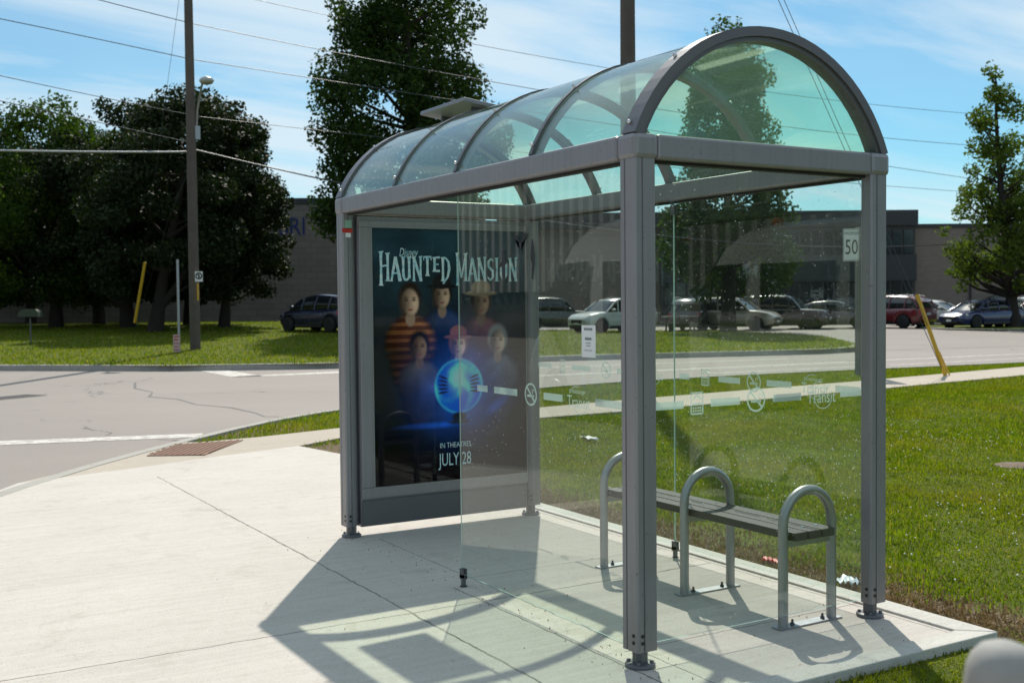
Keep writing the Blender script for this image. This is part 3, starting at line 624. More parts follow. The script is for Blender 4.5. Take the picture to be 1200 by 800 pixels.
# poster art: plain stand-in figures round a glowing ball, painted as a colour map on the flat sheet
PX0, PX1, PZ0, PZ1 = -.152, -1.344, .324, 2.060
NX, NZ = 190, 300
uu, vv = np.meshgrid(np.linspace(0, 1, NX), np.linspace(0, 1, NZ))       # u left to right, v bottom to top
asp = (PZ1 - PZ0) / abs(PX1 - PX0); U = uu; V = vv * asp                   # V in units of poster width
img = np.zeros((NZ, NX, 3)); img[:] = (.010, .012, .014)
def sm(a, b, x): t = np.clip((x - a) / (b - a), 0, 1); return t * t * (3 - 2 * t)
def blend(mask, col):
    global img
    img = img * (1 - mask[..., None]) + np.array(col) * mask[..., None]
def ell(cx, cz, rx, rz, soft=.25, rot=0):
    dx, dz = U - cx, V - cz; c, s_ = math.cos(rot), math.sin(rot); a, b = dx * c + dz * s_, -dx * s_ + dz * c
    d = np.sqrt((a / rx) ** 2 + (b / rz) ** 2); return 1 - sm(1 - soft, 1 + soft * .3, d)
rs = np.random.default_rng(5)
def fbm(scale):
    o = np.zeros((NZ, NX)); amp = 1
    for k in range(4):
        n = int(scale * 2 ** k); g = rs.random((int(n * asp) + 3, n + 3)); x = U * n; y = V * n; xi = np.clip(x.astype(int), 0, n + 1); yi = np.clip(y.astype(int), 0, g.shape[0] - 2); fx = x - xi; fy = y - yi
        fx = fx * fx * (3 - 2 * fx); fy = fy * fy * (3 - 2 * fy)
        o += amp * (g[yi, xi] * (1 - fx) * (1 - fy) + g[yi, xi + 1] * fx * (1 - fy) + g[yi + 1, xi] * (1 - fx) * fy + g[yi + 1, xi + 1] * fx * fy); amp *= .5
    return o / 1.875
f1 = fbm(5); f2 = fbm(11); f3 = fbm(3)
img += (np.array((.010, .035, .050)) * (sm(.75, 1.5, V) * f1 * 1.4)[..., None])
def figure(cx, cz, s, skin, coat, hair, hat=None, stripe=None, tilt=0.0):
    body = np.maximum(ell(cx, cz - s * 2.5, s * 1.75, s * 1.75, .25), ell(cx, cz - s * 3.6, s * 1.45, s * 2.0, .3)); c = np.array(coat)
    shade = (.55 + 4.2 * f2 * f1 * sm(-1.6, 1.3, (U - cx) / s)) * (1 - .75 * sm(1.0, 3.4, -(V - cz) / s)) + .5 * np.exp(-(((U - cx) / s + .35) / .22) ** 2) * sm(-2.4, -1.2, (V - cz) / s) * f2
    blend(body * .95, c * 0); 
    global img
    cc = c * shade[..., None]
    if stripe is not None: cc = np.where((np.sin((V - cz) / s * 13) > .1)[..., None], cc, np.array(stripe) * shade[..., None])
    img = img * (1 - body[..., None]) + cc * body[..., None]
    blend(ell(cx, cz - s * 1.0, s * .34, s * .5), np.array(skin) * .5)
    blend(ell(cx, cz + s * .22, s * .86, s * 1.1, .3), hair)
    face = ell(cx, cz, s * .60, s * .86, .22, tilt); lit = (.15 + .95 * sm(-.65, .55, (U - cx) / s)) * (.80 + .35 * f2) * (1 - .35 * sm(.2, .9, (V - cz) / s))
    img = img * (1 - face[..., None]) + np.array(skin) * lit[..., None] * face[..., None]
    for e in (-1, 1): blend(ell(cx + e * s * .25, cz + s * .12, s * .19, s * .12, .7) * .65, np.array(skin) * .2); blend(ell(cx + e * s * .25, cz + s * .10, s * .10, s * .05, .5), (.012, .010, .010)); blend(ell(cx + e * s * .25, cz + s * .26, s * .19, s * .05, .5) * .7, (.03, .02, .015))
    blend(ell(cx - s * .12, cz - s * .10, s * .07, s * .26, .7) * .5, np.array(skin) * .28); blend(ell(cx + s * .30, cz - s * .10, s * .18, s * .2, .8) * .5, np.array(skin) * 1.25); blend(ell(cx - s * .45, cz - s * .2, s * .3, s * .8, .6) * .55, np.array(skin) * .12); blend(ell(cx, cz - s * .46, s * .20, s * .07, .5), (.16, .04, .035))
    if hat is not None: blend(ell(cx, cz + s * .95, s * .72, s * .55, .15), hat); blend(ell(cx, cz + s * .62, s * 1.25, s * .17, .2), np.array(hat) * .8)
figure(.44, 1.075, .088, (.34, .22, .15), (.012, .025, .065), (.010, .008, .007), (.014, .013, .013))
figure(.235, 1.04, .096, (.46, .29, .20), (.20, .075, .028), (.020, .013, .010), None, (.07, .022, .012), .1)
figure(.70, 1.03, .094, (.22, .13, .085), (.10, .040, .045), (.016, .011, .009), (.20, .145, .10), None, -.1)
figure(.29, .775, .084, (.22, .125, .075), (.055, .045, .036), (.010, .008, .007))
figure(.81, .80, .086, (.36, .25, .19), (.050, .055, .068), (.16, .15, .15))
figure(.545, .785, .080, (.44, .26, .20), (.05, .03, .04), (.14, .055, .05), (.20, .07, .07))
img *= (1 - .55 * sm(.55, .15, V))[..., None]
dx, dz = U - .545, V - .545; rr = np.sqrt(dx ** 2 + dz ** 2)
img += np.array((.005, .075, .42))[None, None] * (np.exp(-(rr / .22) ** 2) * (.45 + .9 * f2))[..., None]
orb = 1 - sm(.150, .162, rr); sw = f1 * .55 + f2 * .6; sw = sw + .16 * np.sin(3 * np.arctan2(dz, dx) + 40 * rr + 9 * f3)
oc = np.array((.006, .08, .55)) + np.array((.05, .42, .62)) * (sm(.45, 1.0, sw) * 1.1)[..., None] + np.array((.25, .5, .3)) * np.exp(-(((U - .54) / .05) ** 2 + ((V - .59) / .07) ** 2))[..., None]
img = img * (1 - orb[..., None]) + oc * orb[..., None]
rim = np.exp(-((rr - .155) / .007) ** 2); img += np.array((.03, .28, .55)) * (rim * (.35 + .6 * f1))[..., None]
for k in range(5):                                                         # dark fingers on either side of the ball
    for s_, ax in ((-1, .43), (1, .66)):
        blend(ell(ax + s_ * -.010, .60 - .022 * k, .038, .0075, .4, s_ * (.35 - .12 * k)), (.012, .018, .05))
img += np.array((.01, .09, .50)) * (ell(.38, .325, .24, .022, .9) * f2 * .9)[..., None]
img += np.array((.01, .07, .40)) * (ell(.80, .42, .10, .035, .9, .6) * f1 * .9)[..., None]
blend(ell(.545, .365, .055, .035, .4), (.012, .018, .035)); blend(ell(.545, .335, .080, .014, .4), (.015, .022, .045))
img = img * (.96 + .08 * rs.random((NZ, NX, 1)))
VV = np.stack([np.full(NX * NZ, AX + .012), (PX0 + (PX1 - PX0) * uu).ravel(), (PZ0 + (PZ1 - PZ0) * vv).ravel()], 1)
idx = np.arange(NX * NZ).reshape(NZ, NX); FF = np.stack([idx[:-1, :-1], idx[:-1, 1:], idx[1:, 1:], idx[1:, :-1]], -1).reshape(-1, 4)
m, nt, out = new_mat('printed_poster'); at_ = N(nt, 'ShaderNodeAttribute', attribute_name='print'); principled(nt, out, at_.outputs['Color'], 0.9, 0, None, 0.05); M['poster'] = m
po = fast_mesh('poster', VV, FF, M['poster'], AD)
ca = po.data.color_attributes.new('print', 'FLOAT_COLOR', 'POINT'); rgba = np.ones((NX * NZ, 4), np.float32); rgba[:, :3] = np.clip(img * 2.1 - .012, 0, .95).reshape(-1, 3); ca.data.foreach_set('color', rgba.ravel())
# lettering
def stroke(a, b, wa, wb):
    a, b = Vector((a[0], a[1])), Vector((b[0], b[1])); d = (b - a).normalized(); n = Vector((-d.y, d.x)); return [a + n * wa / 2, a - n * wa / 2, b - n * wb / 2, b + n * wb / 2]
def stem(x, y0, y1, w=.13): return [('s', (x, y0), (x, (y0 + y1) / 2), w * 1.15, w * .82), ('s', (x, (y0 + y1) / 2), (x, y1), w * .82, w * 1.15), ('s', (x - w * 1.05, y1 - .02), (x + w * 1.05, y1), .045, .07), ('s', (x - w, y0 + .01), (x + w, y0), .06, .045)]
GL = {
 'H': (.62, stem(.12, -.16, 1.05) + stem(.50, 0, 1.0) + [('s', (.12, .52), (.50, .56), .08, .08)]),
 'A': (.54, [('s', (.02, 0), (.27, 1.0), .10, .15), ('s', (.52, 0), (.27, 1.0), .17, .12), ('s', (.10, .32), (.44, .32), .07, .07), ('s', (-.04, 0), (.10, 0), .05, .05), ('s', (.42, 0), (.6, 0), .05, .05)]),
 'U': (.56, stem(.11, .2, 1.0)[:3] + stem(.45, .1, 1.0)[:3] + [('s', (.11, .24), (.18, .05), .13, .11), ('s', (.16, .06), (.34, .03), .12, .09), ('s', (.32, .03), (.45, .16), .09, .11)]),
 'N': (.60, stem(.10, 0, 1.0, .10) + stem(.50, 0, 1.03, .10) + [('s', (.08, 1.0), (.52, .02), .15, .14)]),
 'T': (.48, stem(.24, .22, 1.0) + [('s', (0, 1.0), (.48, 1.02), .09, .09), ('s', (.02, .98), (.02, .86), .07, .03), ('s', (.46, 1.0), (.46, .86), .07, .03)]),
 'E': (.44, stem(.12, .40, 1.0) + [('s', (.12, .98), (.44, 1.0), .08, .10), ('s', (.12, .70), (.36, .70), .07, .08), ('s', (.12, .42), (.44, .42), .08, .11)]),
 'D': (.58, stem(.12, 0, 1.0) + [('s', (.10, .98), (.30, .97), .08, .08), ('s', (.28, .98), (.46, .80), .08, .12), ('s', (.45, .82), (.50, .48), .12, .14), ('s', (.50, .50), (.40, .16), .14, .11), ('s', (.42, .19), (.12, -.12), .11, .08)]),
 'M': (.78, stem(.12, -.16, 1.05, .12) + stem(.66, 0, 1.03, .13) + [('s', (.10, 1.0), (.38, .12), .15, .10), ('s', (.66, 1.0), (.38, .12), .10, .07)]),
 'S': (.46, [('s', (.42, .86), (.26, .98), .07, .09), ('s', (.28, .98), (.08, .84), .09, .12), ('s', (.08, .86), (.10, .62), .12, .13), ('s', (.08, .64), (.38, .42), .13, .14), ('s', (.37, .45), (.38, .16), .14, .12), ('s', (.39, .18), (.20, .02), .12, .09), ('s', (.22, .02), (.02, .16), .09, .07)]),
 'I': (.26, stem(.13, 0, 1.0)),
 'O': (.56, [('s', (.28, 1.0), (.10, .76), .08, .12), ('s', (.10, .78), (.10, .24), .13, .13), ('s', (.10, .26), (.28, .0), .12, .08), ('s', (.28, 0), (.46, .26), .08, .12), ('s', (.46, .24), (.46, .78), .13, .13), ('s', (.46, .76), (.28, 1.0), .12, .08)]),
}
def word(txt, x0, x1, z0, h, xp):
    tot = sum(GL[c][0] + .06 for c in txt) - .06; k = (x1 - x0) / tot; mb = MB(); x = 0; zoff = 0
    for c in txt:
        w, st = GL[c]
        for i, (_, a, b, wa, wb) in enumerate(st):
            A = lambda p: (x0 + (x + p[0]) * k, z0 + p[1] * h)
            hs = 1.0 if c in 'HM' else .87; p, q = A((a[0], a[1] * hs)), A((b[0], b[1] * hs)); qd = stroke((p[0], p[1]), (q[0], q[1]), wa * k * 1.15, wb * k * 1.15); zoff += 1e-5
            mb.add([(xp - zoff, -v.x, v.y) for v in qd], [(0, 1, 2, 3)])
        x += w + .06
    return mb
def letter_mat():
    m, nt, out = new_mat('icy_blue_lettering'); v = obj_vec(nt); n = noise(nt, v, 26, 5, .7)
    principled(nt, out, ramp(nt, n, [(.30, (.12, .42, .62)), (.46, (.50, .80, .88)), (.62, (.90, .97, .97))]), .45); return m
M['letters'] = letter_mat()
def on_ad(px, py): return on_plane_x(px, py, AX + .009)
def yz(px, py): a = on_ad(px, py); return -a[0], a[1]
(hx0, _), (hx1, _), (mx0, _), (mx1, _) = yz(444, 315), yz(528, 315), yz(534, 315), yz(606, 315)
zt, zb = on_ad(490, 297)[1], on_ad(490, 329)[1]
word('HAUNTED', hx0, hx1, zb, zt - zb, AX + .009).build('title_lettering', M['letters'], po)
word('MANSION', mx0, mx1, zb, zt - zb, AX + .009).build('title_lettering', M['letters'], po)
def ad_text(body, px0, px1, py0, py1, mat, shear=0.0, nm='release_lettering'):
    vs, fs = text_geo(body, 1, 1, shear); w = max(v[0] for v in vs); h = max(v[1] for v in vs); mn = min(v[0] for v in vs)
    x0, zb_ = yz(px0, py1); x1, zt_ = yz(px1, py0); mb = MB()
    mb.add([(AX + .009, -(x0 + (v[0] - mn) / (w - mn) * (x1 - x0)), zb_ + v[1] / h * (zt_ - zb_)) for v in vs], fs); return mb.build(nm, mat, po)
ad_text('IN THEATRES', 516, 552, 516, 525, M['letters']); ad_text('JULY 28', 514, 552, 528, 546, M['letters']); ad_text('Disney', 468, 490, 291, 300, M['letters'], .3, 'studio_lettering')
mb = MB(); mb.box(AX + .001, AX + .004, -1.262, -.150, fz0, fz1) if False else mb.box(AX + .001, AX + .004, -1.345, -.150, fz0, fz1); mb.build('cover_glass', glass('poster_cover_glass', (.985, .99, .99), .003, .35), AD)
# inspection sticker on the far post
mb = MB(); Xp = L - .0558
def sticker(px0, px1, py0, py1, m, off=0):
    (ya, za), (yb, zb2) = on_plane_x(px0, py1, Xp), on_plane_x(px1, py0, Xp); b = MB(); b.add([(Xp - off, ya, za), (Xp - off, yb, za), (Xp - off, yb, zb2), (Xp - off, ya, zb2)], [(0, 1, 2, 3)]); return b.build('sticker', m, P3)
sticker(404, 412, 258, 268, M['greenst'], .0008); sticker(401, 413, 267.5, 272.5, M['red'], .0008); sticker(405, 411, 273, 278, M['paper'], .0008)
# solar panel on the ridge
s0 = Vector((2.62, YC + .10, 2.845)); Mx = Matrix.Translation((2.79, YC + .02, 2.822)) @ Matrix.Rotation(R(7), 4, 'X')
mb = MB(); mb.box(-.31, .31, -.17, .17, -.013, .013, 0, Mx); spn = mb.build('solar_panel', M['alu'], SH, bevel=.004)
mb = MB(); mb.box(-.295, .295, -.155, .155, .0135, .016, 0, Mx); mb.build('solar_cells', simple('solar_cells', (.01, .015, .04), .15), spn)
for sx in (-.3, .3):
    mb = MB(); mb.box(sx * .7 - .015, sx * .7 + .015, -.05, .05, -.07, -.0135, 0, Mx); mb.build('panel_bracket', M['alu_dark'], spn)

# ------------------------------------------------------------------ bench
BN = thing('bench', 'steel hoop bench with three dark plank slats inside the shelter', 'bench')
BY0, BY1 = -.905, -1.225; BX = [.075, .80, 1.53]; HR = .024
for x in BX:
    yc = (BY0 + BY1) / 2; r = (BY0 - BY1) / 2; zs = .665 - r - HR + .005
    pts = [(x, BY0, .004)] + [(x, BY0, zs)] + [(x, yc + r * math.cos(t), zs + r * math.sin(t)) for t in [math.pi * k / 14 for k in range(1, 14)]] + [(x, BY1, zs), (x, BY1, .004)]
    mb = MB(); mb.tube(pts, HR, 14); hp = mb.build('hoop', M['steel'], BN)
    mb = MB(); mb.box(x - .012, x + .012, BY1 + .02, BY0 - .02, .385, .418); mb.build('cross_bar', M['steel'], hp)
    mb = MB(); mb.box(x - .03, x + .03, BY1 - .045, BY0 + .045, .001, .008); bp = mb.build('foot_plate', M['steel'], hp)
    for yy in (BY1 + .06, BY0 - .06):
        mb = MB(); mb.lathe([(.011, .008), (.011, .018), (.006, .018), (.006, .034)], 6, M=Matrix.Translation((x, yy, 0))); mb.build('foot_bolt', M['bolt'], hp)
sw = (BY0 - BY1 - .046) / 3
for k in range(3):
    ya = BY1 + .023 + k * sw; mb = MB(); mb.box(BX[0] - .05, BX[2] + .02, ya + .005, ya + sw - .005, .4185, .458)
    sl_ = mb.build('slat', M['slat'], BN, bevel=.004)
    for x in BX:
        mb = MB(); mb.lathe([(.008, .458), (.007, .462)], 10, M=Matrix.Translation((x + .035, ya + sw / 2, 0))); mb.build('slat_bolt', M['chrome'], sl_)

# ------------------------------------------------------------------ utility poles, wires, signs
def pole(name, p, h, r, label, lean=(0, 0)):
    o = thing(name, label, 'utility pole', p, 0, 'wooden utility poles'); mb = MB()
    mb.tube([(lean[0] * z, lean[1] * z, z) for z in np.linspace(-.1, h, 9)], [r * (1 - .28 * z / h) for z in np.linspace(0, h, 9)], 14); mb.build('pole_shaft', M['wood'], o); return o
pl = far(229, 410); PLD = depth_of(pl.x, pl.y)
POLE = pole('utility_pole', pl, 15.5, .175, 'tall weathered wooden utility pole with street lamp on the far grass bank', ((-.0045, .002)))
pr_ = gnd(738, 448)
POLE2 = pole('utility_pole', pr_, 14.2, .165, 'wooden utility pole rising behind the curved shelter roof')
def wp(px, py, d=PLD): return at(px, py, d)
def loc(o, p): return Vector(p) - o.location
# street lamp on the pole
mb = MB(); a0, a1, a2, a3 = (loc(POLE, wp(px, py, PLD - dd)) for px, py, dd in ((230, 156, .12), (231, 130, .25), (236, 103, .6), (237.5, 96, .9)))
mb.tube([a0, a1, a2, a3], .035, 8); arm = mb.build('lamp_arm', M['steel'], POLE)
mb = MB(); mb.box(-.12, .12, -.10, .10, -.22, .22, 0, Matrix.Translation(a0)); mb.build('arm_bracket', M['steel'], arm)
lh = loc(POLE, wp(242, 94, PLD - 1.0)); mb = MB(); mb.lathe([(.02, -.10), (.15, -.10), (.19, -.02), (.14, .06), (.05, .09), (.03, .12)], 16, M=Matrix.Translation(lh) @ Matrix.Rotation(R(8), 4, 'Y') @ Matrix.Diagonal((1.25, 1.25, 1, 1))); mb.build('lamp_head', simple('pale_lamp_housing', (.45, .46, .46), .4, .3), POLE)
# no-stopping sign on the pole
def flat_sign(par, px, py, wpx, hpx, d, name, m):
    sc = d / FPX; o3 = at(px, py, d) - (par.location if par else Vector()); mb = MB(); Mx = frame(o3, RT * Vector((1, 1, 0)), YU)
    mb.box(-wpx * sc / 2, wpx * sc / 2, -hpx * sc / 2, hpx * sc / 2, -.006, .0, 0, Mx); return mb.build(name, m, par), Mx, sc
so_, Mx, sc = flat_sign(POLE, 233, 324, 9, 12, PLD - .30, 'parking_sign', M['white']); Mx = Mx @ Matrix.Translation((0, 0, .002))
mb = MB(); ring(mb, 0, .02, .075, .115, Mx); rect(mb, -.022, .022, -.05, .085, Mx, .001); mb.add([(-.09, .08, .002), (-.07, .10, .002), (.09, -.05, .002), (.07, -.07, .002)], [(0, 3, 2, 1)], 0, False, Mx); mb.build('sign_print', M['black'], so_)
so_, Mx, sc = flat_sign(POLE, 232, 342, 2, 20, PLD - .28, 'pole_marker', M['yellow'])
# bare sign post with a small board
sp_ = far(210, 414); D2 = depth_of(sp_.x, sp_.y); SPT = thing('sign_post', 'thin grey metal sign post standing left of the wooden pole', 'sign post', sp_)
mb = MB(); top = loc(SPT, at(208, 304, D2)); mb.tube([(0, 0, -.05), top], .042, 8); mb.build('post_shaft', M['steel'], SPT)
ls = thing('lawn_sign', 'small pinkish lawn sign with red print at foot of the sign post', 'sign', far(208, 414) + Vector((-.05, .08, 0)))
d3 = D2 - .1; bo, Mx, sc = flat_sign(ls, 207, 402, 8, 20, d3, 'sign_board', simple('pinkish_board', (.62, .42, .43), .6)); bo.rotation_euler.x = 0
mb = MB(); Mx = Mx @ Matrix.Translation((0, 0, .002))
for k in range(5): rect(mb, -.085, .085 - .03 * (k % 2), -.22 + k * .10, -.22 + k * .10 + (.05 if k > 2 else .03), Mx)
mb.build('sign_print', simple('faded_red_print', (.42, .10, .10), .6), bo)
# mailbox-like equipment box on the bank
mbx = far(36, 398); DM = depth_of(mbx.x, mbx.y); BXO = thing('mailbox', 'pale green rounded box on a thin post under the left trees', 'mailbox', mbx)
mb = MB(); mb.tube([(0, 0, -.05), (0, 0, loc(BXO, at(36, 372, DM)).z)], .03, 8); mb.build('post', M['alu_dark'], BXO)
mb = MB(); zc_ = loc(BXO, at(36, 367, DM)).z; Mx = frame((0, 0, zc_), RT * Vector((1, 1, 0)), YU); w2 = 12.5 * DM / FPX
prof = [(-w2, -.13), (w2, -.13), (w2 * .92, .06), (w2 * .7, .15), (-w2 * .55, .15), (-w2 * .85, .05)]
mb.prism(prof, -.2, .2, 0, Mx); mb.build('box_body', simple('shaded_green_plastic', (.055, .070, .045), .7), BXO)  # green darkened to carry the shade under the trees
# overhead cables
def cable(pts, r, label, m=None, n=26):
    (x0, y0, d0), (xm, ym), (x1, y1, d1) = pts; a = at(x0, y0, d0); b = at(x1, y1, d1); t = None
    best = min(range(1, 200), key=lambda k: abs(proj_x(a.lerp(b, k / 200)) - xm)); t = best / 200
    p = a.lerp(b, t); want = at(xm, ym, (p - Vector(CAM)).dot(Vector(FW))); sag = (want.z - p.z) / (4 * t * (1 - t))
    return tube_thing('power_line', [a.lerp(b, k / n) + Vector((0, 0, sag * 4 * (k / n) * (1 - k / n))) for k in range(n + 1)], r, m or M['wire'], label, 'cable', 'overhead wires', 5)
def proj_x(p):
    d = np.array(p) - CAM; return 600 + FPX * (d @ RT) / (d @ FW)
cable([(226, 28, PLD), (640, 107), (1250, 176, 66)], .014, 'upper thin wire running right from the tall wooden pole')
cable([(226, 70, PLD), (530, 117), (1250, 226, 66)], .014, 'second thin wire running right from the pole, below the upper one')
cable([(226, 28, PLD), (170, 14), (-120, -62, 30)], .014, 'upper thin wire running left from the tall wooden pole')
cable([(226, 70, PLD), (110, 45), (-120, -2, 31)], .014, 'thin wire left of the pole crossing plain sky above the trees')
cable([(200, -22, 44), (520, 45), (1250, 140, 68)], .013, 'highest thin wire crossing in front of the tall tree top')
cable([(235, 137, PLD), (330, 148), (1250, 232, 66)], .012, 'thin wire leaving the pole at street lamp height to the right')
cable([(235, 137, PLD), (70, 104), (-120, 62, 33)], .012, 'thin wire leaving the pole at street lamp height to the left')
cable([(226, 178, PLD), (110, 178), (-160, 172, 30)], .034, 'thick bright cable running level to the left edge', M['wire_pale'])
cable([(230, 176, PLD), (330, 200), (1250, 270, 64)], .026, 'thick cable sloping down right from pole towards the shelter')
cable([(227, 168, PLD), (90, 138), (-120, 92, 33)], .012, 'thin wire crossing the dark crown of the left trees')
def guy(pts, guard, label, r=.007):
    o = thing('guy_wire', label, 'guy wire', pts[-1]); mb = MB(); mb.tube([loc(o, p) for p in pts[:]], r, 5); mb.build('wire', M['wire'], o)
    if guard:
        mb = MB(); a, b = loc(o, guard[0]), loc(o, guard[1]); mb.tube([a, a.lerp(b, .5), b], guard[2], 10); mb.build('guard', M['yellow'], o)
    return o
ag = gnd(1108, 440); topg = Vector((pr_.x, pr_.y, 13.6)); dgy = depth_of(ag.x, ag.y)
guy([topg, ag + Vector((.02, 0, 0))], (at(1074.5, 345, dgy + .25), ag + Vector((0, 0, 0)), .041), 'guy wire with leaning yellow guard beside the sidewalk at right')
guy([topg + Vector((0, 0, .25)), ag + Vector((.10, -.25, .0))], (ag + Vector((.10, -.25, 0)) + (topg - ag) * .035, ag + Vector((.10, -.25, 0)), .016), 'second guy wire ending at the short stub behind yellow guard')
agl = far(157, 386); dgl = depth_of(agl.x, agl.y)
guy([Vector((pl.x, pl.y, pl.z + 13.4)), agl], (at(170, 306, dgl - 8), at(157, 380, dgl - 1.0), .10) if False else None, 'upper guy wire from the tall pole into the left trees')
agl2 = far(156, 389); d4 = depth_of(agl2.x, agl2.y)
guy([at(227, 186, PLD), at(199, 252, PLD + (d4 - PLD) * .42), agl2 + Vector((0, 0, .02))], (at(170, 307, d4 - .6), at(158, 378, d4 - .1), .062), 'lower guy wire with yellow guard leaning by the left tree trunks')
# speed limit sign
pb = gnd(1008, 438); DS = depth_of(pb.x, pb.y); SS = thing('speed_sign', 'speed limit 50 sign on square grey post beyond the lawn', 'sign', pb)
mb = MB(); zt_ = loc(SS, at(1005, 266, DS)).z; mb.box(-.085, .085, -.085, .085, -.1, zt_, 0, Matrix.Rotation(R(-31), 4, 'Z')); mb.build('sign_post', M['greywood'], SS)
bo, Mx, sc = flat_sign(SS, 997.5, 287, 19, 38, DS - .14, 'sign_plate', M['white']); Mx = Mx @ Matrix.Translation((0, 0, .003)); mb = MB()
for body, w, h, yy in (('MAXIMUM', .29, .065, .205), ('50', .27, .30, -.19)):
    vs, fs = text_geo(body); a = max(v[0] for v in vs); b = max(v[1] for v in vs); mb.add([(v[0] / a * w - w / 2, yy + v[1] / b * h, 0) for v in vs], fs, 0, False, Mx)
for (x0, x1, y0, y1) in ((-.16, .16, -.32, -.312), (-.16, .16, .312, .32), (-.16, -.152, -.312, .312), (.152, .16, -.312, .312)): rect(mb, x0, x1, y0, y1, Mx)
mb.build('sign_print', M['black'], bo)

# ------------------------------------------------------------------ trees
def tree(name, label, base, h, prof, trunk_r, leaf, n_leaf, leaf_s, n_cl, cl_r, z0, seed, lean=(0, 0), group='trees beyond the road', limbs=14, flat=1.0, up=0.3, shell=.45, forks=None, sy=None):
    rg = np.random.default_rng(seed); o = thing(name, label, 'tree', base, 0, group)
    ts = np.array([p[0] for p in prof]); rsx = np.array([p[1] for p in prof])
    cl = []
    wts = np.interp(np.linspace(0, 1, 200), ts, rsx) ** 1.05; cdf = np.cumsum(wts) / wts.sum()
    for i in range(n_cl):
        t = np.interp(rg.random(), cdf, np.linspace(0, 1, 200)); rr = np.interp(t, ts, rsx)
        a = i * 2.39996 + rg.normal() * .3; q = rr * (shell + (1 - shell) * rg.random() ** .6) - cl_r * .35; q = max(q, 0) * rg.uniform(.72, 1.22)
        cl.append((lean[0] * t + q * math.cos(a), lean[1] * t + q * math.sin(a), z0 + t * (h - z0), cl_r * rg.uniform(.5, 1.4)))
    cl = np.array(cl)
    pick = rg.choice(n_cl, n_leaf, p=(cl[:, 3] ** 2) / (cl[:, 3] ** 2).sum())
    d = rg.normal(size=(n_leaf, 3)); d /= np.linalg.norm(d, axis=1)[:, None]
    rad = cl[pick, 3] * (.30 + .70 * rg.random(n_leaf) ** .5); ctr = cl[pick, :3] + d * rad[:, None] * np.array([1, 1, flat]); ctr += rg.normal(size=(n_leaf, 3)) * cl_r * .10
    nrm = d * .6 + rg.normal(size=(n_leaf, 3)) * .7 + np.array([0, 0, up]); nrm /= np.linalg.norm(nrm, axis=1)[:, None]
    tv = np.cross(nrm, rg.normal(size=(n_leaf, 3))); tv /= np.linalg.norm(tv, axis=1)[:, None]; bv = np.cross(nrm, tv)
    s = leaf_s * rg.uniform(.55, 1.35, n_leaf)[:, None]
    V = np.stack([ctr - tv * s, ctr + bv * s * .62 + nrm * s * .15, ctr + tv * s * 1.05, ctr - bv * s * .62 + nrm * s * .12], 1).reshape(-1, 3)
    fast_mesh('crown', V, np.arange(4 * n_leaf).reshape(-1, 4), leaf, o)
    mb = MB(); tz = np.linspace(0, .90, 9)
    mb.tube([(lean[0] * t * .9 + .12 * math.sin(5 * t + seed), lean[1] * t * .9 + .10 * math.cos(4 * t + seed) - .10, t * h - .15) for t in tz], [max(.03, trunk_r * (1.25 if t == 0 else 1 - .92 * t)) for t in tz], 10)
    for i in rg.choice(n_cl, min(limbs, n_cl), replace=False):
        c = cl[i]; t = max(.12, (c[2] - np.hypot(c[0], c[1]) * rg.uniform(.35, .8)) / h); p0 = Vector((lean[0] * t * .9, lean[1] * t * .9, t * h)); p1 = Vector(c[:3]); pm = p0.lerp(p1, .5) + Vector((0, 0, -.12 * (p1 - p0).length * rg.uniform(0, 1)))
        r0 = trunk_r * .38 * (1 - .5 * t); mb.tube([p0, pm, p1], [r0, r0 * .6, r0 * .18], 6)
    for f in (forks or []): mb.tube(f[0], f[1], 8)
    mb.build('trunk', M['bark'], o)
    return o
oval = [(0, .45), (.15, .85), (.4, 1), (.7, .82), (.9, .48), (1, .12)]
def sc_prof(p, r): return [(t, q * r) for t, q in p]
dome = [(0, .7), (.2, .98), (.5, 1), (.75, .82), (.92, .5), (1, .15)]
tp = far(62, 384); tree('leafy_tree', 'bright green leafy tree at the left edge behind the mailbox', tp, 10.6, sc_prof(dome, 5.6), .32, M['leaf_maple'], 46500, 0.104, 150, .90, 1.7, 21)
tp = far(-30, 384); tree('leafy_tree', 'dark leafy tree cut by the left picture edge', tp, 10.0, sc_prof(dome, 4.2), .30, M['leaf_tall'], 20150, 0.108, 70, .95, 1.4, 22)
tp = far(113, 380); tree('pine_tree', 'dark pine with straight trunk, first right of the bright leafy tree', tp, 11.2, sc_prof(dome, 4.6), .34, M['leaf_dark'], 40300, 0.100, 140, .80, 1.55, 23, flat=.7, up=.5)
tp = far(148, 384); tree('pine_tree', 'dark pine whose trunk forks low behind the yellow guard', tp, 11.1, sc_prof(dome, 4.4), .34, M['leaf_dark'], 40300, 0.100, 135, .78, 1.6, 24, flat=.7, up=.5, forks=[([(0, 0, .9), (.5, .9, 1.9), (.7, 1.4, 3.2)], [.2, .15, .1])])
tp = far(181, 387); tree('pine_tree', 'dark pine leaning right just left of the wooden pole', tp, 10.7, sc_prof(dome, 3.9), .32, M['leaf_dark'], 35650, 0.100, 125, .78, 1.6, 25, lean=(-.9, -1.8), flat=.7, up=.5, forks=[([(0, 0, .7), (-.4, -.9, 2.0), (-.8, -1.9, 3.6)], [.2, .15, .08])])
tp = far(262, 384); tree('pine_tree', 'dark pine right of the wooden pole with drooping right edge', tp, 10.4, [(0, 2.8), (.2, 3.4), (.4, 3.4), (.6, 2.7), (.8, 1.8), (1, .4)], .26, M['leaf_dark'], 29450, 0.096, 105, .66, 1.7, 26, flat=.7, up=.5, lean=(-.5, -.6))
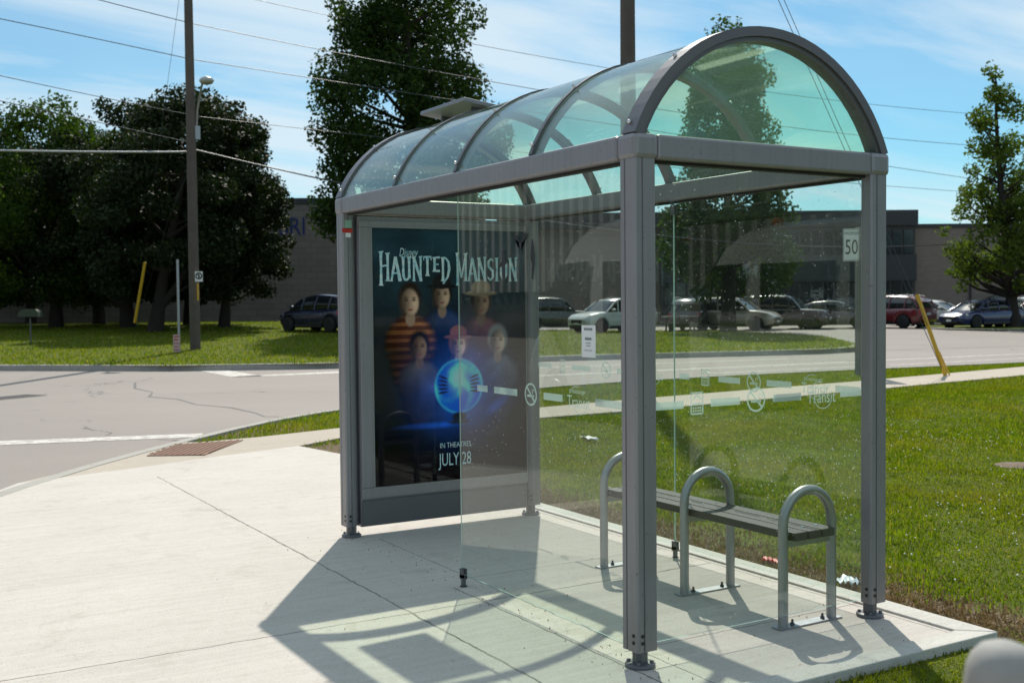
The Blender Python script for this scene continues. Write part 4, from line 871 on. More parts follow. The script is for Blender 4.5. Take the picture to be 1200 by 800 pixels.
tp = far(36, 379); tree('pine_tree', 'dark pine behind the bright leafy tree at the left edge', tp, 11.0, sc_prof(dome, 5.0), .3, M['leaf_dark'], 37200, 0.104, 130, .85, 1.6, 31, flat=.75, up=.4)
tp = far(222, 381); tree('pine_tree', 'dark pine directly behind the tall wooden pole', tp, 11.3, sc_prof(dome, 4.2), .3, M['leaf_dark'], 34100, 0.104, 120, .8, 1.6, 32, flat=.75, up=.4)
tp = far(480, 392); tp.z = bank(tp.x, tp.y); b0 = at(478, 395, 50); b0.z = bank(b0.x, b0.y)
tree('tall_tree', 'tall dark green broadleaf tree rising above the far shelter end', b0, 18.5, [(0, 2.9), (.10, 3.9), (.3, 4.2), (.55, 3.9), (.8, 3.0), (.95, 1.5), (1, .4)], .38, M['leaf_tall'], 68200, 0.100, 210, .80, 2.6, 27, limbs=26, shell=.4)
tp = gnd(850, 389, .02); tree('broadleaf_tree', 'green broadleaf tree seen through the end pane and gable', tp, 14.0, [(0, 2.9), (.12, 3.5), (.3, 3.1), (.45, 2.3), (.6, 2.2), (.8, 1.9), (.93, 1.2), (1, .6)], .36, M['leaf_maple'], 49600, 0.100, 170, .75, 2.2, 28, limbs=30, shell=.35)
tp = gnd(1183, 383, .05); tree('sparse_tree', 'sparse yellow green tree with visible branches at right edge', tp, 13.0, [(0, 3.2), (.10, 3.9), (.22, 3.7), (.35, 2.6), (.5, 2.5), (.65, 1.8), (.8, 1.3), (.93, .75), (1, .45)], .33, M['leaf_light'], 17825, 0.100, 130, .52, 2.0, 29, limbs=90, shell=.25, lean=(.45, .75))

# ------------------------------------------------------------------ buildings
def wall_mat(name, c, mortar, sx, sy, rough=.9):
    m, nt, out = new_mat(name); v = obj_vec(nt)
    b = N(nt, 'ShaderNodeTexBrick', inp={'Scale': 1.0, 'Mortar Size': .015, 'Brick Width': sx, 'Row Height': sy, 'Color1': (*c, 1), 'Color2': (*[x * .84 for x in c], 1), 'Mortar': (*mortar, 1)})
    mp = N(nt, 'ShaderNodeMapping'); mp.inputs['Rotation'].default_value = (R(90), 0, 0); nt.links.new(v, mp.inputs[0]); nt.links.new(mp.outputs[0], b.inputs['Vector'])
    col = mixc(nt, math_n(nt, 'MULTIPLY', noise(nt, v, .35, 5), .5), b.outputs[0], tuple(x * .6 for x in c)); principled(nt, out, col, rough, 0, None, .2); return m
M['block'] = wall_mat('grey_block_wall', (.225, .195, .170), (.13, .115, .10), .8, .4)
M['brick'] = wall_mat('brown_brick_wall', (.30, .235, .195), (.22, .20, .18), .42, .14)
M['fascia'] = simple('dark_fascia_metal', (.035, .034, .037), .5); M['darkglass'] = simple('dark_window_glass', (.018, .022, .026), .08, 0, .2, 2, .8)
M['mull'] = simple('bronze_window_frame', (.045, .040, .038), .5)
fa = at(345, 380, 73); fb = at(600, 380, 73)
dvec = Vector((fb.x - fa.x, fb.y - fa.y, 0)).normalized(); back = Vector((-dvec.y, dvec.x, 0))
if back.dot(Vector((FW[0], FW[1], 0))) < 0: back = -back
def building(name, label, px0, px1, d, depth):
    a = at(px0, 380, d); b = at(px1, 380, d); X = Vector((b.x - a.x, b.y - a.y, 0)); ln = X.length; ang = math.atan2(X.y, X.x)
    return thing(name, label, 'building', (a.x, a.y, 0), ang), ln       # local x runs right along the facade, local -y faces the road... y is away
BL, ln = building('block_building', 'grey block industrial building with blue letters behind the left trees', -260, 560, 73, 25)
h0 = at(370, 232.5, 73).z
mb = MB(); mb.box(0, ln, 0, 25, -.5, h0 - .35); mb.build('wall', M['block'], BL)
mb = MB(); mb.box(-.1, ln + .1, -.08, 25.1, h0 - .35, h0); mb.build('roof_edge', M['fascia'], BL)
vs, fs = text_geo('BRI', 1, 1); wv = max(v[0] for v in vs); hv = max(v[1] for v in vs); sc = 73 / FPX; mb = MB()
xo = (ln / 820.) * (330 + 260 - 3); zlo = at(345, 275, 73).z; hh = 19.5 * sc; wid = 32 * sc
mb.add([(xo + v[0] / wv * wid, -.05, zlo + v[1] / hv * hh) for v in vs], [f for f in fs]); mb.build('wall_lettering', M['blue'], BL)
BR, ln = building('office_building', 'long brown brick office building behind the parked cars', 585, 1330, 73, 25)
def bx(px): return (px - 585) / 745. * ln
def hz(py, px=1000): return at(px, py, 73).z
HM = hz(247); HL = hz(261.5, 1140)
mb = MB(); mb.box(bx(1073), ln, 0.6, 25, -.5, HL - .25); mb.box(0, bx(775), .6, 25, -.5, HM - .4); mb.build('brick_wall', M['brick'], BR)
mb = MB(); mb.box(bx(1073), ln + .1, .5, 25, HL - .25, HL); mb.build('roof_edge', M['fascia'], BR)
mb = MB(); mb.box(bx(775), bx(1073), .1, 25, -.5, HM - 1.0); mb.build('entrance_block', M['mull'], BR)
mb = MB(); mb.box(-.1, bx(1073) + .1, -.15, 25, HM - 1.0, HM); mb.build('fascia', M['fascia'], BR)
mb = MB(); mb.box(bx(775) - .0, bx(1073) + .05, -.02, .1, hz(329), hz(299)); mb.build('spandrel', simple('dark_spandrel', (.030, .033, .036), .5), BR)
for (pz0, pz1) in ((298, 270), (357, 330)):
    for k in range(22):
        x0 = bx(778) + k * (bx(1071) - bx(778)) / 22; mb = MB(); mb.box(x0 + .08, x0 + (bx(1071) - bx(778)) / 22 - .08, .04, .098, hz(pz0), hz(pz1)); mb.build('window', M['darkglass'], BR)
mb = MB(); x0 = bx(1141); mb.tube([(x0, .5, 0), (x0, .5, HL - .3)], .07, 8); mb.build('downpipe', M['mull'], BR)

# ------------------------------------------------------------------ vehicles
M['tyre'] = simple('tyre_rubber', (.012, .012, .012), .8); M['rim'] = simple('alloy_rim', (.38, .38, .39), .3, .9); M['cglass'] = simple('tinted_car_glass', (.012, .015, .018), .04, 0, .1, 2, .9)
M['lens'] = simple('headlamp_lens', (.62, .65, .68), .1, .3, .05); M['tail'] = simple('tail_lamp', (.42, .012, .012), .15); M['trim'] = simple('black_trim', (.014, .014, .015), .5)
def car_paint(name, c, metal=.0): return simple(name, c, .26, metal, .03, 3, .6, .8)
SPECS = {
 'suv': dict(L=4.62, W=1.88, H=1.66, lower=[(-2.31, .46, .78, .74), (-2.24, .34, 1.00, .86), (-1.9, .26, 1.05, .92), (-1.0, .24, 1.04, .94), (.2, .24, 1.03, .94), (1.0, .24, 1.03, .93), (1.5, .26, .99, .91), (2.0, .28, .90, .86), (2.22, .34, .78, .78), (2.31, .42, .66, .66)],
             cab=[(-2.18, 1.02), (-1.98, 1.45), (-1.6, 1.60), (-.6, 1.66), (.15, 1.64), (.5, 1.50), (1.12, 1.03)], wh=(-1.38, 1.42), r=.36, pil=(-1.45, -.55, .35), rails=True),
 'boxy': dict(L=4.5, W=1.84, H=1.74, lower=[(-2.25, .46, .95, .80), (-2.2, .34, 1.06, .88), (-1.9, .28, 1.07, .92), (-1.0, .26, 1.06, .92), (.2, .26, 1.05, .92), (.85, .26, 1.05, .92), (1.5, .28, 1.02, .90), (2.0, .30, .98, .88), (2.2, .34, .90, .84), (2.25, .42, .74, .74)],
             cab=[(-2.18, 1.04), (-2.1, 1.55), (-1.8, 1.70), (-.6, 1.74), (.2, 1.70), (.45, 1.55), (.9, 1.05)], wh=(-1.32, 1.38), r=.36, pil=(-1.4, -.55, .3), rails=True),
 'hatch': dict(L=4.2, W=1.80, H=1.58, lower=[(-2.10, .48, .74, .74), (-2.04, .36, .98, .84), (-1.7, .26, 1.02, .88), (-.8, .22, .99, .90), (.4, .22, .97, .90), (1.0, .24, .97, .88), (1.5, .26, .90, .86), (1.9, .32, .78, .80), (2.10, .44, .62, .66)],
             cab=[(-2.0, 1.0), (-1.75, 1.38), (-1.3, 1.52), (-.3, 1.58), (.3, 1.52), (.6, 1.40), (1.25, .97)], wh=(-1.28, 1.30), r=.34, pil=(-1.2, -.35, .45), rails=False),
 'sedan': dict(L=4.85, W=1.84, H=1.44, lower=[(-2.42, .50, .78, .70), (-2.34, .36, .94, .82), (-1.8, .24, .97, .90), (-.8, .21, .93, .92), (.4, .21, .91, .92), (1.1, .22, .91, .90), (1.7, .24, .84, .88), (2.2, .28, .74, .80), (2.42, .40, .60, .64)],
              cab=[(-2.0, .95), (-1.45, 1.22), (-.9, 1.38), (-.2, 1.44), (.35, 1.40), (.75, 1.24), (1.35, .91)], wh=(-1.42, 1.44), r=.34, pil=(-1.05, -.25, .5), rails=False),
}
def car(kind, label, colour, p, heading, group='cars parked in front of the buildings', name='parked_car', cat='car', rails=None):
    sp = SPECS[kind]; o = thing(name, label, cat, p, heading, group); hw = sp['W'] / 2; k = hw / .94
    lo = np.array(sp['lower']); rings = []
    xs = np.unique(np.concatenate([lo[:, 0], np.linspace(lo[0, 0], lo[-1, 0], 34)]))
    belt = lambda x: np.interp(x, lo[:, 0], lo[:, 2]); hwid = lambda x: np.interp(x, lo[:, 0], lo[:, 3]) * k
    for x in xs:
        zb_ = np.interp(x, lo[:, 0], lo[:, 1]); zt2 = belt(x); w = hwid(x); cut = 0
        for wx in sp['wh']:
            dd = abs(x - wx)
            if dd < sp['r'] + .05: cut = max(cut, math.sqrt((sp['r'] + .05) ** 2 - dd ** 2) + sp['r'] - .02)
        zs = max(zb_, min(cut, zt2 - .18)); zm = max(zs + .05, zb_ + (zt2 - zb_) * .5)
        half = [(w * .93, zs), (w * .99, max(zs + .03, zb_ + .16)), (w, max(zs + .04, zm)), (w * .985, zt2 - .10), (w * .93, zt2 - .02), (w * .80, zt2 + .012), (w * .4, zt2 + .03)]
        rings.append([(x, -a, b) for a, b in half] + [(x, a, b) for a, b in half[::-1]])
    mb = MB(); mb.loft(rings, 0, True); body = mb.build('body', colour, o)
    em = body.modifiers.new('e', 'EDGE_SPLIT'); em.split_angle = R(50)
    mb = MB(); mb.box(lo[1, 0] + .1, lo[-2, 0] - .1, -hw * .80, hw * .80, .20, .62); mb.build('underbody', M['trim'], o)
    cb = sp['cab']; rings = []; top = max(z for _, z in cb)
    cx = np.linspace(cb[0][0], cb[-1][0], 26); cxs = [q[0] for q in cb]; czs = [q[1] for q in cb]
    def cw(x, z): b = belt(x); return hwid(x) * (.92 - .22 * max(0, (z - b)) / (top - .95))
    for x in cx:
        z = max(np.interp(x, cxs, czs), belt(x) + .01); b = belt(x) - .02; w1 = cw(x, b); w2 = cw(x, z)
        half = [(w1, b), ((w1 + w2) / 2 + .01, (b + z) / 2), (w2 + .01, z - .05 * min(1, (z - b) * 4)), (w2 * .88, z), (w2 * .4, z + .012)]
        rings.append([(x, -a, c) for a, c in half] + [(x, a, c) for a, c in half[::-1]])
    mb = MB(); mb.loft(rings, 0, True); mb.build('windows', M['cglass'], o)
    # roof skin
    xr = [x for x in np.linspace(cxs[1] - .05, cxs[-2] - .12, 16)]; rings = []
    for x in xr:
        z = np.interp(x, cxs, czs) + .014; w = cw(x, z) + .02; rings.append([(x, -w, z - .07), (x, -w * .9, z), (x, 0, z + .018), (x, w * .9, z), (x, w, z - .07), (x, 0, z - .06)])
    mb = MB(); mb.loft(rings, 0, True); rf = mb.build('roof', colour, o)
    if sp['rails'] if rails is None else rails:
        for s in (-1, 1):
            mb = MB(); mb.tube([(x, s * (cw(x, np.interp(x, cxs, czs)) - .04), np.interp(x, cxs, czs) + .06) for x in xr[2:-3]], .02, 6); mb.build('roof_rail', M['steel'], rf)
    for s in (-1, 1):
        for (xa, xb) in ((cxs[-1], cxs[-2] - .05), (cxs[0] + .02, cxs[1])):
            ps = [(x, s * (cw(x, np.interp(x, cxs, czs)) + .012), max(np.interp(x, cxs, czs) - .01, belt(x))) for x in np.linspace(xa, xb, 6)]; mb = MB(); mb.tube(ps, [.045] * 6, 6); mb.build('window_pillar', colour, o)
        for xp in sp['pil']:
            z = np.interp(xp, cxs, czs); zb_ = belt(xp); w1 = cw(xp, zb_) + .006; w2 = cw(xp, z) + .012; mb = MB(); mb.tube([(xp + .04, s * w1, zb_ - .02), (xp, s * ((w1 + w2) / 2 + .012), (z + zb_) / 2), (xp - .04, s * w2, z - .04)], .035, 6); mb.build('window_pillar', colour, o)
    for wx in sp['wh']:
        for s in (-1, 1):
            Mx = Matrix.Translation((wx, s * (hw - .12), sp['r'])) @ Matrix.Rotation(R(90) * -s, 4, 'X'); r = sp['r']
            mb = MB(); mb.lathe([(r * .6, -.10), (r * .97, -.10), (r, -.07), (r, .07), (r * .95, .105), (r * .66, .108)], 22, M=Mx); wo = mb.build('wheel', M['tyre'], o)
            mb = MB(); mb.lathe([(r * .66, .085), (r * .66, .109), (r * .60, .10), (r * .18, .09), (.03, .105)], 22, M=Mx)
            mb.build('rim', M['rim'], wo)
            mb = MB()
            for q_ in range(5):
                t = q_ * R(72) + .5; mb.box(r * .30, r * .56, -.035, .035, .098, .107, 0, Mx @ Matrix.Rotation(t, 4, 'Z'))
            mb.build('rim_gap', M['trim'], wo)
    xf, xb2 = lo[-1, 0], lo[0, 0]; zf = lo[-2, 2]; wf = lo[-2, 3] * k; wb = lo[1, 3] * k; zr = lo[1, 2]
    for s in (-1, 1):
        mb = MB(); mb.loft([[(xf - .42, s * (wf + .045), zf + .02), (xf - .42, s * (wf + .045), zf - .08), (xf - .42, s * (wf - .10), zf - .10), (xf - .42, s * (wf - .1), zf + .03)],
                            [(xf - .02, s * (wf - .20), zf - .07), (xf - .02, s * (wf - .20), zf - .17), (xf - .0, s * (wf - .42), zf - .18), (xf - .0, s * (wf - .42), zf - .10)]], 0, False); mb.build('headlight', M['lens'], o, recalc=True)
        mb = MB(); mb.loft([[(xb2 + .02, s * (wb - .06), zr - .30), (xb2 - .0, s * (wb - .30), zr - .28), (xb2 + .02, s * (wb - .30), zr - .12), (xb2 + .03, s * (wb - .06), zr - .06)],
                            [(xb2 + .34, s * (wb + .045), zr - .24), (xb2 + .2, s * (wb - .28), zr - .24), (xb2 + .2, s * (wb - .28), zr - .1), (xb2 + .36, s * (wb + .035), zr - .06)]], 0, False); mb.build('taillight', M['tail'], o, recalc=True)
        xm = cxs[-1] - .32; mb = MB(); mb.lathe([(.02, -.10), (.085, -.08), (.10, .0), (.08, .08), (.02, .10)], 10, M=Matrix.Translation((xm, s * (hwid(xm) + .07), belt(xm) + .10)) @ Matrix.Rotation(R(90), 4, 'X') @ Matrix.Diagonal((1.0, .75, 1, 1))); mb.build('mirror', colour, o)
    mb = MB(); mb.box(xf - .12, xf + .012, -wf * .52, wf * .52, zf - .30, zf - .12); gr = mb.build('grille', M['trim'], o, bevel=.02)
    mb = MB(); mb.box(xf - .1, xf + .005, -wf * .7, wf * .7, zf - .44, zf - .35); mb.build('lower_intake', M['trim'], o, bevel=.02)
    mb = MB(); mb.box(xf + .0, xf + .02, -.15, .15, zf - .36, zf - .26); mb.build('front_plate', M['white'], o)
    mb = MB(); mb.box(xb2 - .012, xb2 + .1, -.18, .18, zr - .32, zr - .20); mb.build('rear_plate', M['white'], o)
    for s in (-1, 1):
        mb = MB(); mb.box(sp['wh'][0] + sp['r'] + .1, sp['wh'][1] - sp['r'] - .1, s * hw * .985 - .01, s * hw * .985 + .012, .25, .36); mb.build('side_sill', M['trim'], o)
    return o
yaw = math.atan2(FW[1], FW[0]); RIGHT = yaw - math.pi / 2                  # heading of something facing right in the photo
def pk(px, py): p = far(px, py); p.z = lot_z(p.x, p.y) ; return p
def lotp(px, py):
    z = 0.0
    for _ in range(8): p = gnd(px, py, z); z = lot_z(p.x, p.y)
    return Vector((p.x, p.y, z))
C_ = car_paint
car('hatch', 'dark blue hatchback seen from behind beside the grey block building', C_('dark_blue_paint', (.008, .010, .035)), lotp(379, 386.5), RIGHT + R(180) - R(38))
car('boxy', 'grey boxy off-roader with roof rails, left of the white one', C_('warm_grey_paint', (.115, .11, .095), .3), lotp(652, 387.0), RIGHT + R(8))
car('suv', 'white crossover facing left behind the near shelter post', C_('white_car_paint', (.70, .70, .68)), lotp(718, 389.5), RIGHT + R(180) + R(36))
car('suv', 'dark grey crossover seen from behind the picnic table', C_('graphite_paint', (.030, .032, .036)), lotp(812, 387), RIGHT + R(70))
car('suv', 'pale champagne crossover facing right beside the broadleaf trunk', C_('champagne_paint', (.38, .33, .27)), lotp(860, 387), RIGHT - R(32))
car('boxy', 'black off-roader facing right beside the pale crossover', C_('black_paint', (.012, .012, .014)), lotp(922, 385.5), RIGHT - R(28))
car('sedan', 'dark grey sedan right of the black off-roader, seen through glass', C_('slate_paint', (.05, .055, .06), .2), lotp(977, 384.5), RIGHT - R(28))
car('hatch', 'charcoal hatchback half hidden behind the dark grey sedan', C_('charcoal_paint', (.05, .055, .06)), lotp(998, 379), RIGHT - R(28))
car('suv', 'dark red crossover just right of the shelter post', C_('dark_red_paint', (.15, .012, .018)), lotp(1042, 384), RIGHT + R(180) - R(52))
car('sedan', 'white sedan facing right beside the dark red crossover', C_('white_sedan_paint', (.68, .68, .66)), lotp(1090, 381.5), RIGHT - R(48))
car('sedan', 'silver sedan behind the white and the blue sedans', C_('silver_paint', (.50, .50, .52), .6), lotp(1110, 374.5), RIGHT - R(30))
car('sedan', 'dark blue sedan facing left at the island kerb', C_('navy_paint', (.02, .025, .10)), lotp(1151, 384.5), RIGHT + R(180) + R(28))
car('suv', 'dark green crossover with bright roof behind the dark blue sedan', C_('dark_green_paint', (.03, .045, .035)), lotp(1163, 376), RIGHT + R(180) + R(8))
car('hatch', 'silver hatchback right of the sparse tree trunk', C_('pale_silver_paint', (.55, .56, .57), .5), lotp(1207, 383), RIGHT + R(200))
# picnic table on the verge lawn
ptb = gnd(797, 388.5, .02); PT = thing('picnic_table', 'dark picnic table on the grass left of the broadleaf trunk', 'picnic table', ptb, RIGHT + math.pi)
M['pic'] = simple('dark_stained_wood', (.05, .045, .04), .7)
mb = MB(); mb.box(-.9, .9, -.38, .38, .70, .75); mb.build('table_top', M['pic'], PT)
for s in (-1, 1):
    mb = MB(); mb.box(-.9, .9, s * .68 - .14, s * .68 + .14, .40, .44); mb.build('seat', M['pic'], PT)
for x in (-.6, .6):
    mb = MB()
    for s in (-1, 1): mb.tube([(x, s * .25, .70), (x, s * .72, 0)], .045, 6)
    mb.box(x - .03, x + .03, -.75, .75, .36, .40); mb.build('leg', M['pic'], PT)

# ------------------------------------------------------------------ things mirrored in the panes: van and ribbed hall across the street
VN = thing('van', 'white high-roof van mirrored in the shelter glass', 'van', (7.35, 6.85, -.12), 0)
vw = C_('white_van_paint', (.56, .555, .53))
vl = [(-2.9, .5, 2.55, .92), (-2.85, .34, 2.70, .98), (-1.5, .3, 2.80, 1.0), (1.0, .3, 2.80, 1.0), (1.55, .3, 2.74, 1.0), (2.0, .3, 2.52, .99), (2.35, .3, 2.14, .98), (2.75, .3, 1.56, .96), (3.05, .32, 1.22, .92), (3.3, .36, 1.02, .84), (3.42, .44, .86, .72)]
rings = []
for x, zb_, zt2, w in vl:
    half = [(w * .92, zb_), (w, zb_ + .25), (w, zb_ + .6 * (zt2 - zb_)), (w * .96, zt2 - .35 * (zt2 - zb_) * .6), (w * .90, zt2 - .08), (w * .7, zt2)]
    rings.append([(x, -a, b) for a, b in half] + [(x, a, b) for a, b in half[::-1]])
mb = MB(); mb.loft(rings, 0, True); vb = mb.build('body', vw, VN); em = vb.modifiers.new('e', 'EDGE_SPLIT'); em.split_angle = R(45)
for s in (-1, 1):
    for poly in ([(2.62, 1.32), (2.52, 1.72), (2.12, 2.20), (1.42, 2.22), (1.42, 1.26)], [(1.10, 1.26), (1.10, 2.20), (-.35, 2.20), (-.35, 1.26)], [(-.6, 1.26), (-.6, 2.20), (-2.5, 2.20), (-2.5, 1.26)]):
        rr_ = [[(x, s * (1.004 + j * .006) , z) for x, z in poly] for j in (0, 1)]; mb = MB(); mb.loft(rr_, 0, False); mb.build('side_window', M['cglass'], VN, recalc=True)
mb = MB(); mb.loft([[(2.10, -.84, 2.46), (2.10, .84, 2.46), (2.08, .84, 2.44), (2.08, -.84, 2.44)], [(2.86, -.90, 1.46), (2.86, .90, 1.46), (2.80, .9, 1.42), (2.80, -.9, 1.42)]], 0, False); mb.build('windshield', M['cglass'], VN, recalc=True)
for wx in (-1.9, 2.3):
    for s in (-1, 1):
        Mx = Matrix.Translation((wx, s * .88, .36)) @ Matrix.Rotation(R(90) * -s, 4, 'X'); mb = MB(); mb.lathe([(.22, -.12), (.36, -.12), (.38, 0), (.36, .125), (.22, .128)], 22, M=Mx); wo = mb.build('wheel', M['tyre'], VN); mb = MB(); mb.lathe([(.22, .10), (.22, .13), (.04, .11)], 18, M=Mx); mb.build('rim', M['rim'], wo)
for s in (-1, 1):
    mb = MB(); mb.box(3.10, 3.30, s * .62 - .16, s * .62 + .16, .78, .98); mb.build('headlight', M['lens'], VN, bevel=.03)
    mb = MB(); mb.box(2.35, 2.5, s * 1.14 - .10, s * 1.14 + .10, 1.35, 1.75); mb.build('mirror', M['trim'], VN, bevel=.03)
mb = MB(); mb.box(3.36, 3.45, -.5, .5, .52, .74); mb.build('grille', M['trim'], VN)
mb = MB(); mb.lathe([(.09, 2.80), (.09, 2.86), (.05, 2.92), (.01, 2.93)], 14, M=Matrix.Translation((1.25, -.5, 0))); mb.build('roof_beacon', M['tail'], VN)
# ribbed metal hall across the street
HL_ = thing('metal_hall', 'ribbed metal hall mirrored as upright stripes in the shelter glass', 'building', (0, 24, 0))
mb = MB(); prof = []; x = -12.0
while x < 84: prof += [(x, 0), (x + .34, 0), (x + .36, -.26), (x + .64, -.26), (x + .66, 0)]; x += .74
vs = []; fs = []
for (a, b) in prof: vs += [(a, b, 2.0), (a, b, 9.0)]
for i in range(len(prof) - 1): fs.append((2 * i, 2 * i + 2, 2 * i + 3, 2 * i + 1))
mb.add(vs, fs); mb.build('ribbed_wall', simple('pale_ribbed_metal', (.36, .36, .34), .6), HL_)
mb = MB(); mb.box(-12, 84, .02, 18, -.2, 9.0); mb.build('wall', simple('dark_base_wall', (.05, .05, .05), .7), HL_)
mb = MB(); mb.box(-12.2, 84.2, -.25, 18.2, 9.0, 9.4); mb.build('roof_edge', M['fascia'], HL_)

# a row of dark trees added out of view to darken the end pane's reflections
proto = [o for o in bpy.data.objects if o.name.startswith('pine_tree')][0]
for i, (x, y, k) in enumerate([(-30, -16, 1.0), (-33, -21.5, .92), (-31, -27, 1.05), (-34, -33, .95), (-31, -39, 1.0), (-35, -45.5, .9)]):
    c = proto.copy(); C.objects.link(c); c.location = (x, y, -.05); c.rotation_euler = (0, 0, i * 1.3); c.scale = (k, k, k)
    c['label'] = 'unseen dark pine added to darken the reflection in the end pane'; c['group'] = 'unseen trees added to darken the end pane'
    for ch in proto.children: d = ch.copy(); C.objects.link(d); d.parent = c
# ------------------------------------------------------------------ small things
# tactile plate
TP = [gnd(172, 534), gnd(206, 521), gnd(285, 515.5), gnd(240, 533)]; tpl = thing('tactile_plate', 'rust brown studded tactile plate in the kerb ramp', 'tactile plate', (8.4, -.35, 0))
mb = MB(); mb.prism([(p.x - 8.4, p.y + .35) for p in TP], -.002, .006); M['rust'] = simple('rusted_iron', (.21, .115, .075), .8, .2, .25, 9); mb.build('plate', M['rust'], tpl)
mb = MB(); poly = [(p.x, p.y) for p in TP]; e1 = (TP[1] - TP[0]).normalized(); e2 = Vector((-e1.y, e1.x, 0))
for i in range(-30, 60):
    for j in range(-40, 40):
        q = TP[0] + e1 * i * .06 + e2 * j * .06
        if bool(inside(poly, np.array(q.x), np.array(q.y))): mb.lathe([(.016, .006), (.012, .012)], 6, M=Matrix.Translation((q.x - 8.4, q.y + .35, 0)))
tag(mb.build('studs', M['rust'], tpl), kind='stuff')
# gutter grate
gp = gnd(14, 465.5, -.12); gt = thing('drain_grate', 'iron drain grate in the road at left edge', 'drain grate', (gp.x, gp.y, -.117), R(-58))
mb = MB(); mb.box(-.55, .55, -.28, .28, 0, .006); mb.build('frame', simple('worn_iron', (.20, .19, .18), .6, .5), gt); mb = MB()
for k in range(14): mb.box(-.5 + k * .075, -.465 + k * .075, -.24, .24, .006, .009)
mb.build('slots', M['black'], gt)
# stone cover in the lawn
lc = gnd(1196, 545, -.03); mb = MB(); mb.lathe([(.01, -.03), (.24, -.03), (.24, -.002), (.22, .003), (.01, .022)], 24, M=Matrix.Translation((lc.x, lc.y, -.03))); tag(mb.build('lawn_cover', simple('brown_iron', (.13, .085, .055), .85, 0, .35, 9)), 'round brownish cover set in the lawn at the right edge', 'cover')
# litter
def crumple(name, p, s, m, label, seed):
    rg = random.Random(seed); n = 7; vs = []; fs = []
    for i in range(n):
        for j in range(n): vs.append(((i / (n - 1) - .5) * s[0] + rg.uniform(-1, 1) * s[0] * .06, (j / (n - 1) - .5) * s[1] + rg.uniform(-1, 1) * s[1] * .06, rg.uniform(0, 1) * s[2]))
    for i in range(n - 1):
        for j in range(n - 1): fs.append((i * n + j, (i + 1) * n + j, (i + 1) * n + j + 1, i * n + j + 1))
    mb = MB(); mb.add(vs, fs, 0, True); o = mb.build(name, m, None, loc=p); so2 = o.modifiers.new('s', 'SOLIDIFY'); so2.thickness = .003; return tag(o, label, 'litter', 'litter by the slab')
crumple('wrapper', gnd(902, 661, -.03) + Vector((0, 0, .01)), (.10, .07, .04), M['red'], 'crumpled red wrapper on the grass behind the bench', 1)
crumple('plastic_bag', gnd(994, 687, -.02) + Vector((0, 0, .012)), (.13, .08, .045), simple('pale_plastic', (.62, .70, .78), .35), 'crumpled pale plastic bag beside the right shelter post', 2)
crumple('paper_scrap', gnd(690, 517, -.03) + Vector((0, 0, .02)), (.22, .12, .04), M['paper'], 'crumpled white paper scrap on the lawn behind glass', 3)
# rounded steel post head close to the camera
bp_ = at(1176, 752, 1.42); BO = thing('bollard', 'round-topped grey steel post close by at the bottom right corner', 'bollard', (bp_.x, bp_.y, -.035))
mb = MB(); mb.lathe([(.047, 0), (.047, bp_.z - .02), (.045, bp_.z + .002), (.039, bp_.z + .018), (.028, bp_.z + .030), (.014, bp_.z + .0355), (.002, bp_.z + .037)], 28); mb.build('post', simple('dull_painted_steel', (.34, .33, .31), .75, 0, .2, 30, .3), BO)
mb = MB(); mb.lathe([(.09, .0), (.09, .012), (.05, .014)], 20); mb.build('foot_plate', M['bolt'], BO)

# ------------------------------------------------------------------ grass, clover, dry leaves
def scatter(n, region, reject, weight):
    xs = RNG.uniform(region[0], region[1], n); ys = RNG.uniform(region[2], region[3], n); keep = RNG.random(n) < weight(xs, ys)
    for p in reject: keep &= ~inside(p, xs, ys)
    return xs[keep], ys[keep]
def in_view(xs, ys, z=0.0, mx=420):
    d = np.stack([xs - CAM[0], ys - CAM[1], np.full_like(xs, z - CAM[2])], 1); f = d @ FW; px = 600 + FPX * (d @ RT) / np.maximum(f, .1); py = 400 - FPX * (d @ UP) / np.maximum(f, .1)
    return (f > .3) & (px > -mx) & (px < 1200 + mx) & (py < 800 + mx), f
def blades(name, xs, ys, z, h, w, m, lean=.55):
    n = len(xs); a = RNG.uniform(0, 2 * np.pi, n); la = RNG.uniform(0, 2 * np.pi, n); le = np.abs(RNG.normal(0, lean, n)); h = h * RNG.uniform(.5, 1.35, n); w = w * RNG.uniform(.7, 1.3, n)
    zz = z(xs, ys) if callable(z) else np.full(n, z)
    b = np.stack([xs, ys, zz], 1); s = np.stack([np.cos(a), np.sin(a), np.zeros(n)], 1) * w[:, None] / 2
    ld = np.stack([np.cos(la) * np.sin(le), np.sin(la) * np.sin(le), np.cos(le)], 1); mid = b + ld * (h * .55)[:, None]; ld2 = ld + np.stack([np.cos(la), np.sin(la), -.5 * np.ones(n)], 1) * .5 * np.sin(le)[:, None]
    tip = mid + ld2 * (h * .5)[:, None]
    V = np.stack([b - s, b + s, mid + s * .7, mid - s * .7, tip], 1).reshape(-1, 3); k = np.arange(n)[:, None] * 5
    F = np.concatenate([k + [0, 1, 2], k + [0, 2, 3], k + [3, 2, 4]], 0)
    o = fast_mesh(name, V, F, m); return tag(o, None, None, None, 'stuff')
def soil_w(x, y):                                                          # fewer blades on the bare strip beside the slab
    return np.where(x < -.50, 1.0, np.clip((-2.00 - y + .20 * np.sin(x * 2.3) + .12 * np.sin(x * 5.1 + 1)) / .40, .06, 1))
REJ = [SLAB, WALK]
xs, ys = scatter(1150000, (-2.2, 8.9, -17.5, 0.9), REJ, lambda x, y: soil_w(x, y) * np.clip(1.25 - depth_of(x, y) / 17, .25, 1) * np.where((x < -.53) & (y > -1.67), 1.0, 1.0))
v, f = in_view(xs, ys); xs, ys, f = xs[v], ys[v], f[v]
keep = inside(NEARLAWN, xs, ys); xs, ys, f = xs[keep], ys[keep], f[keep]
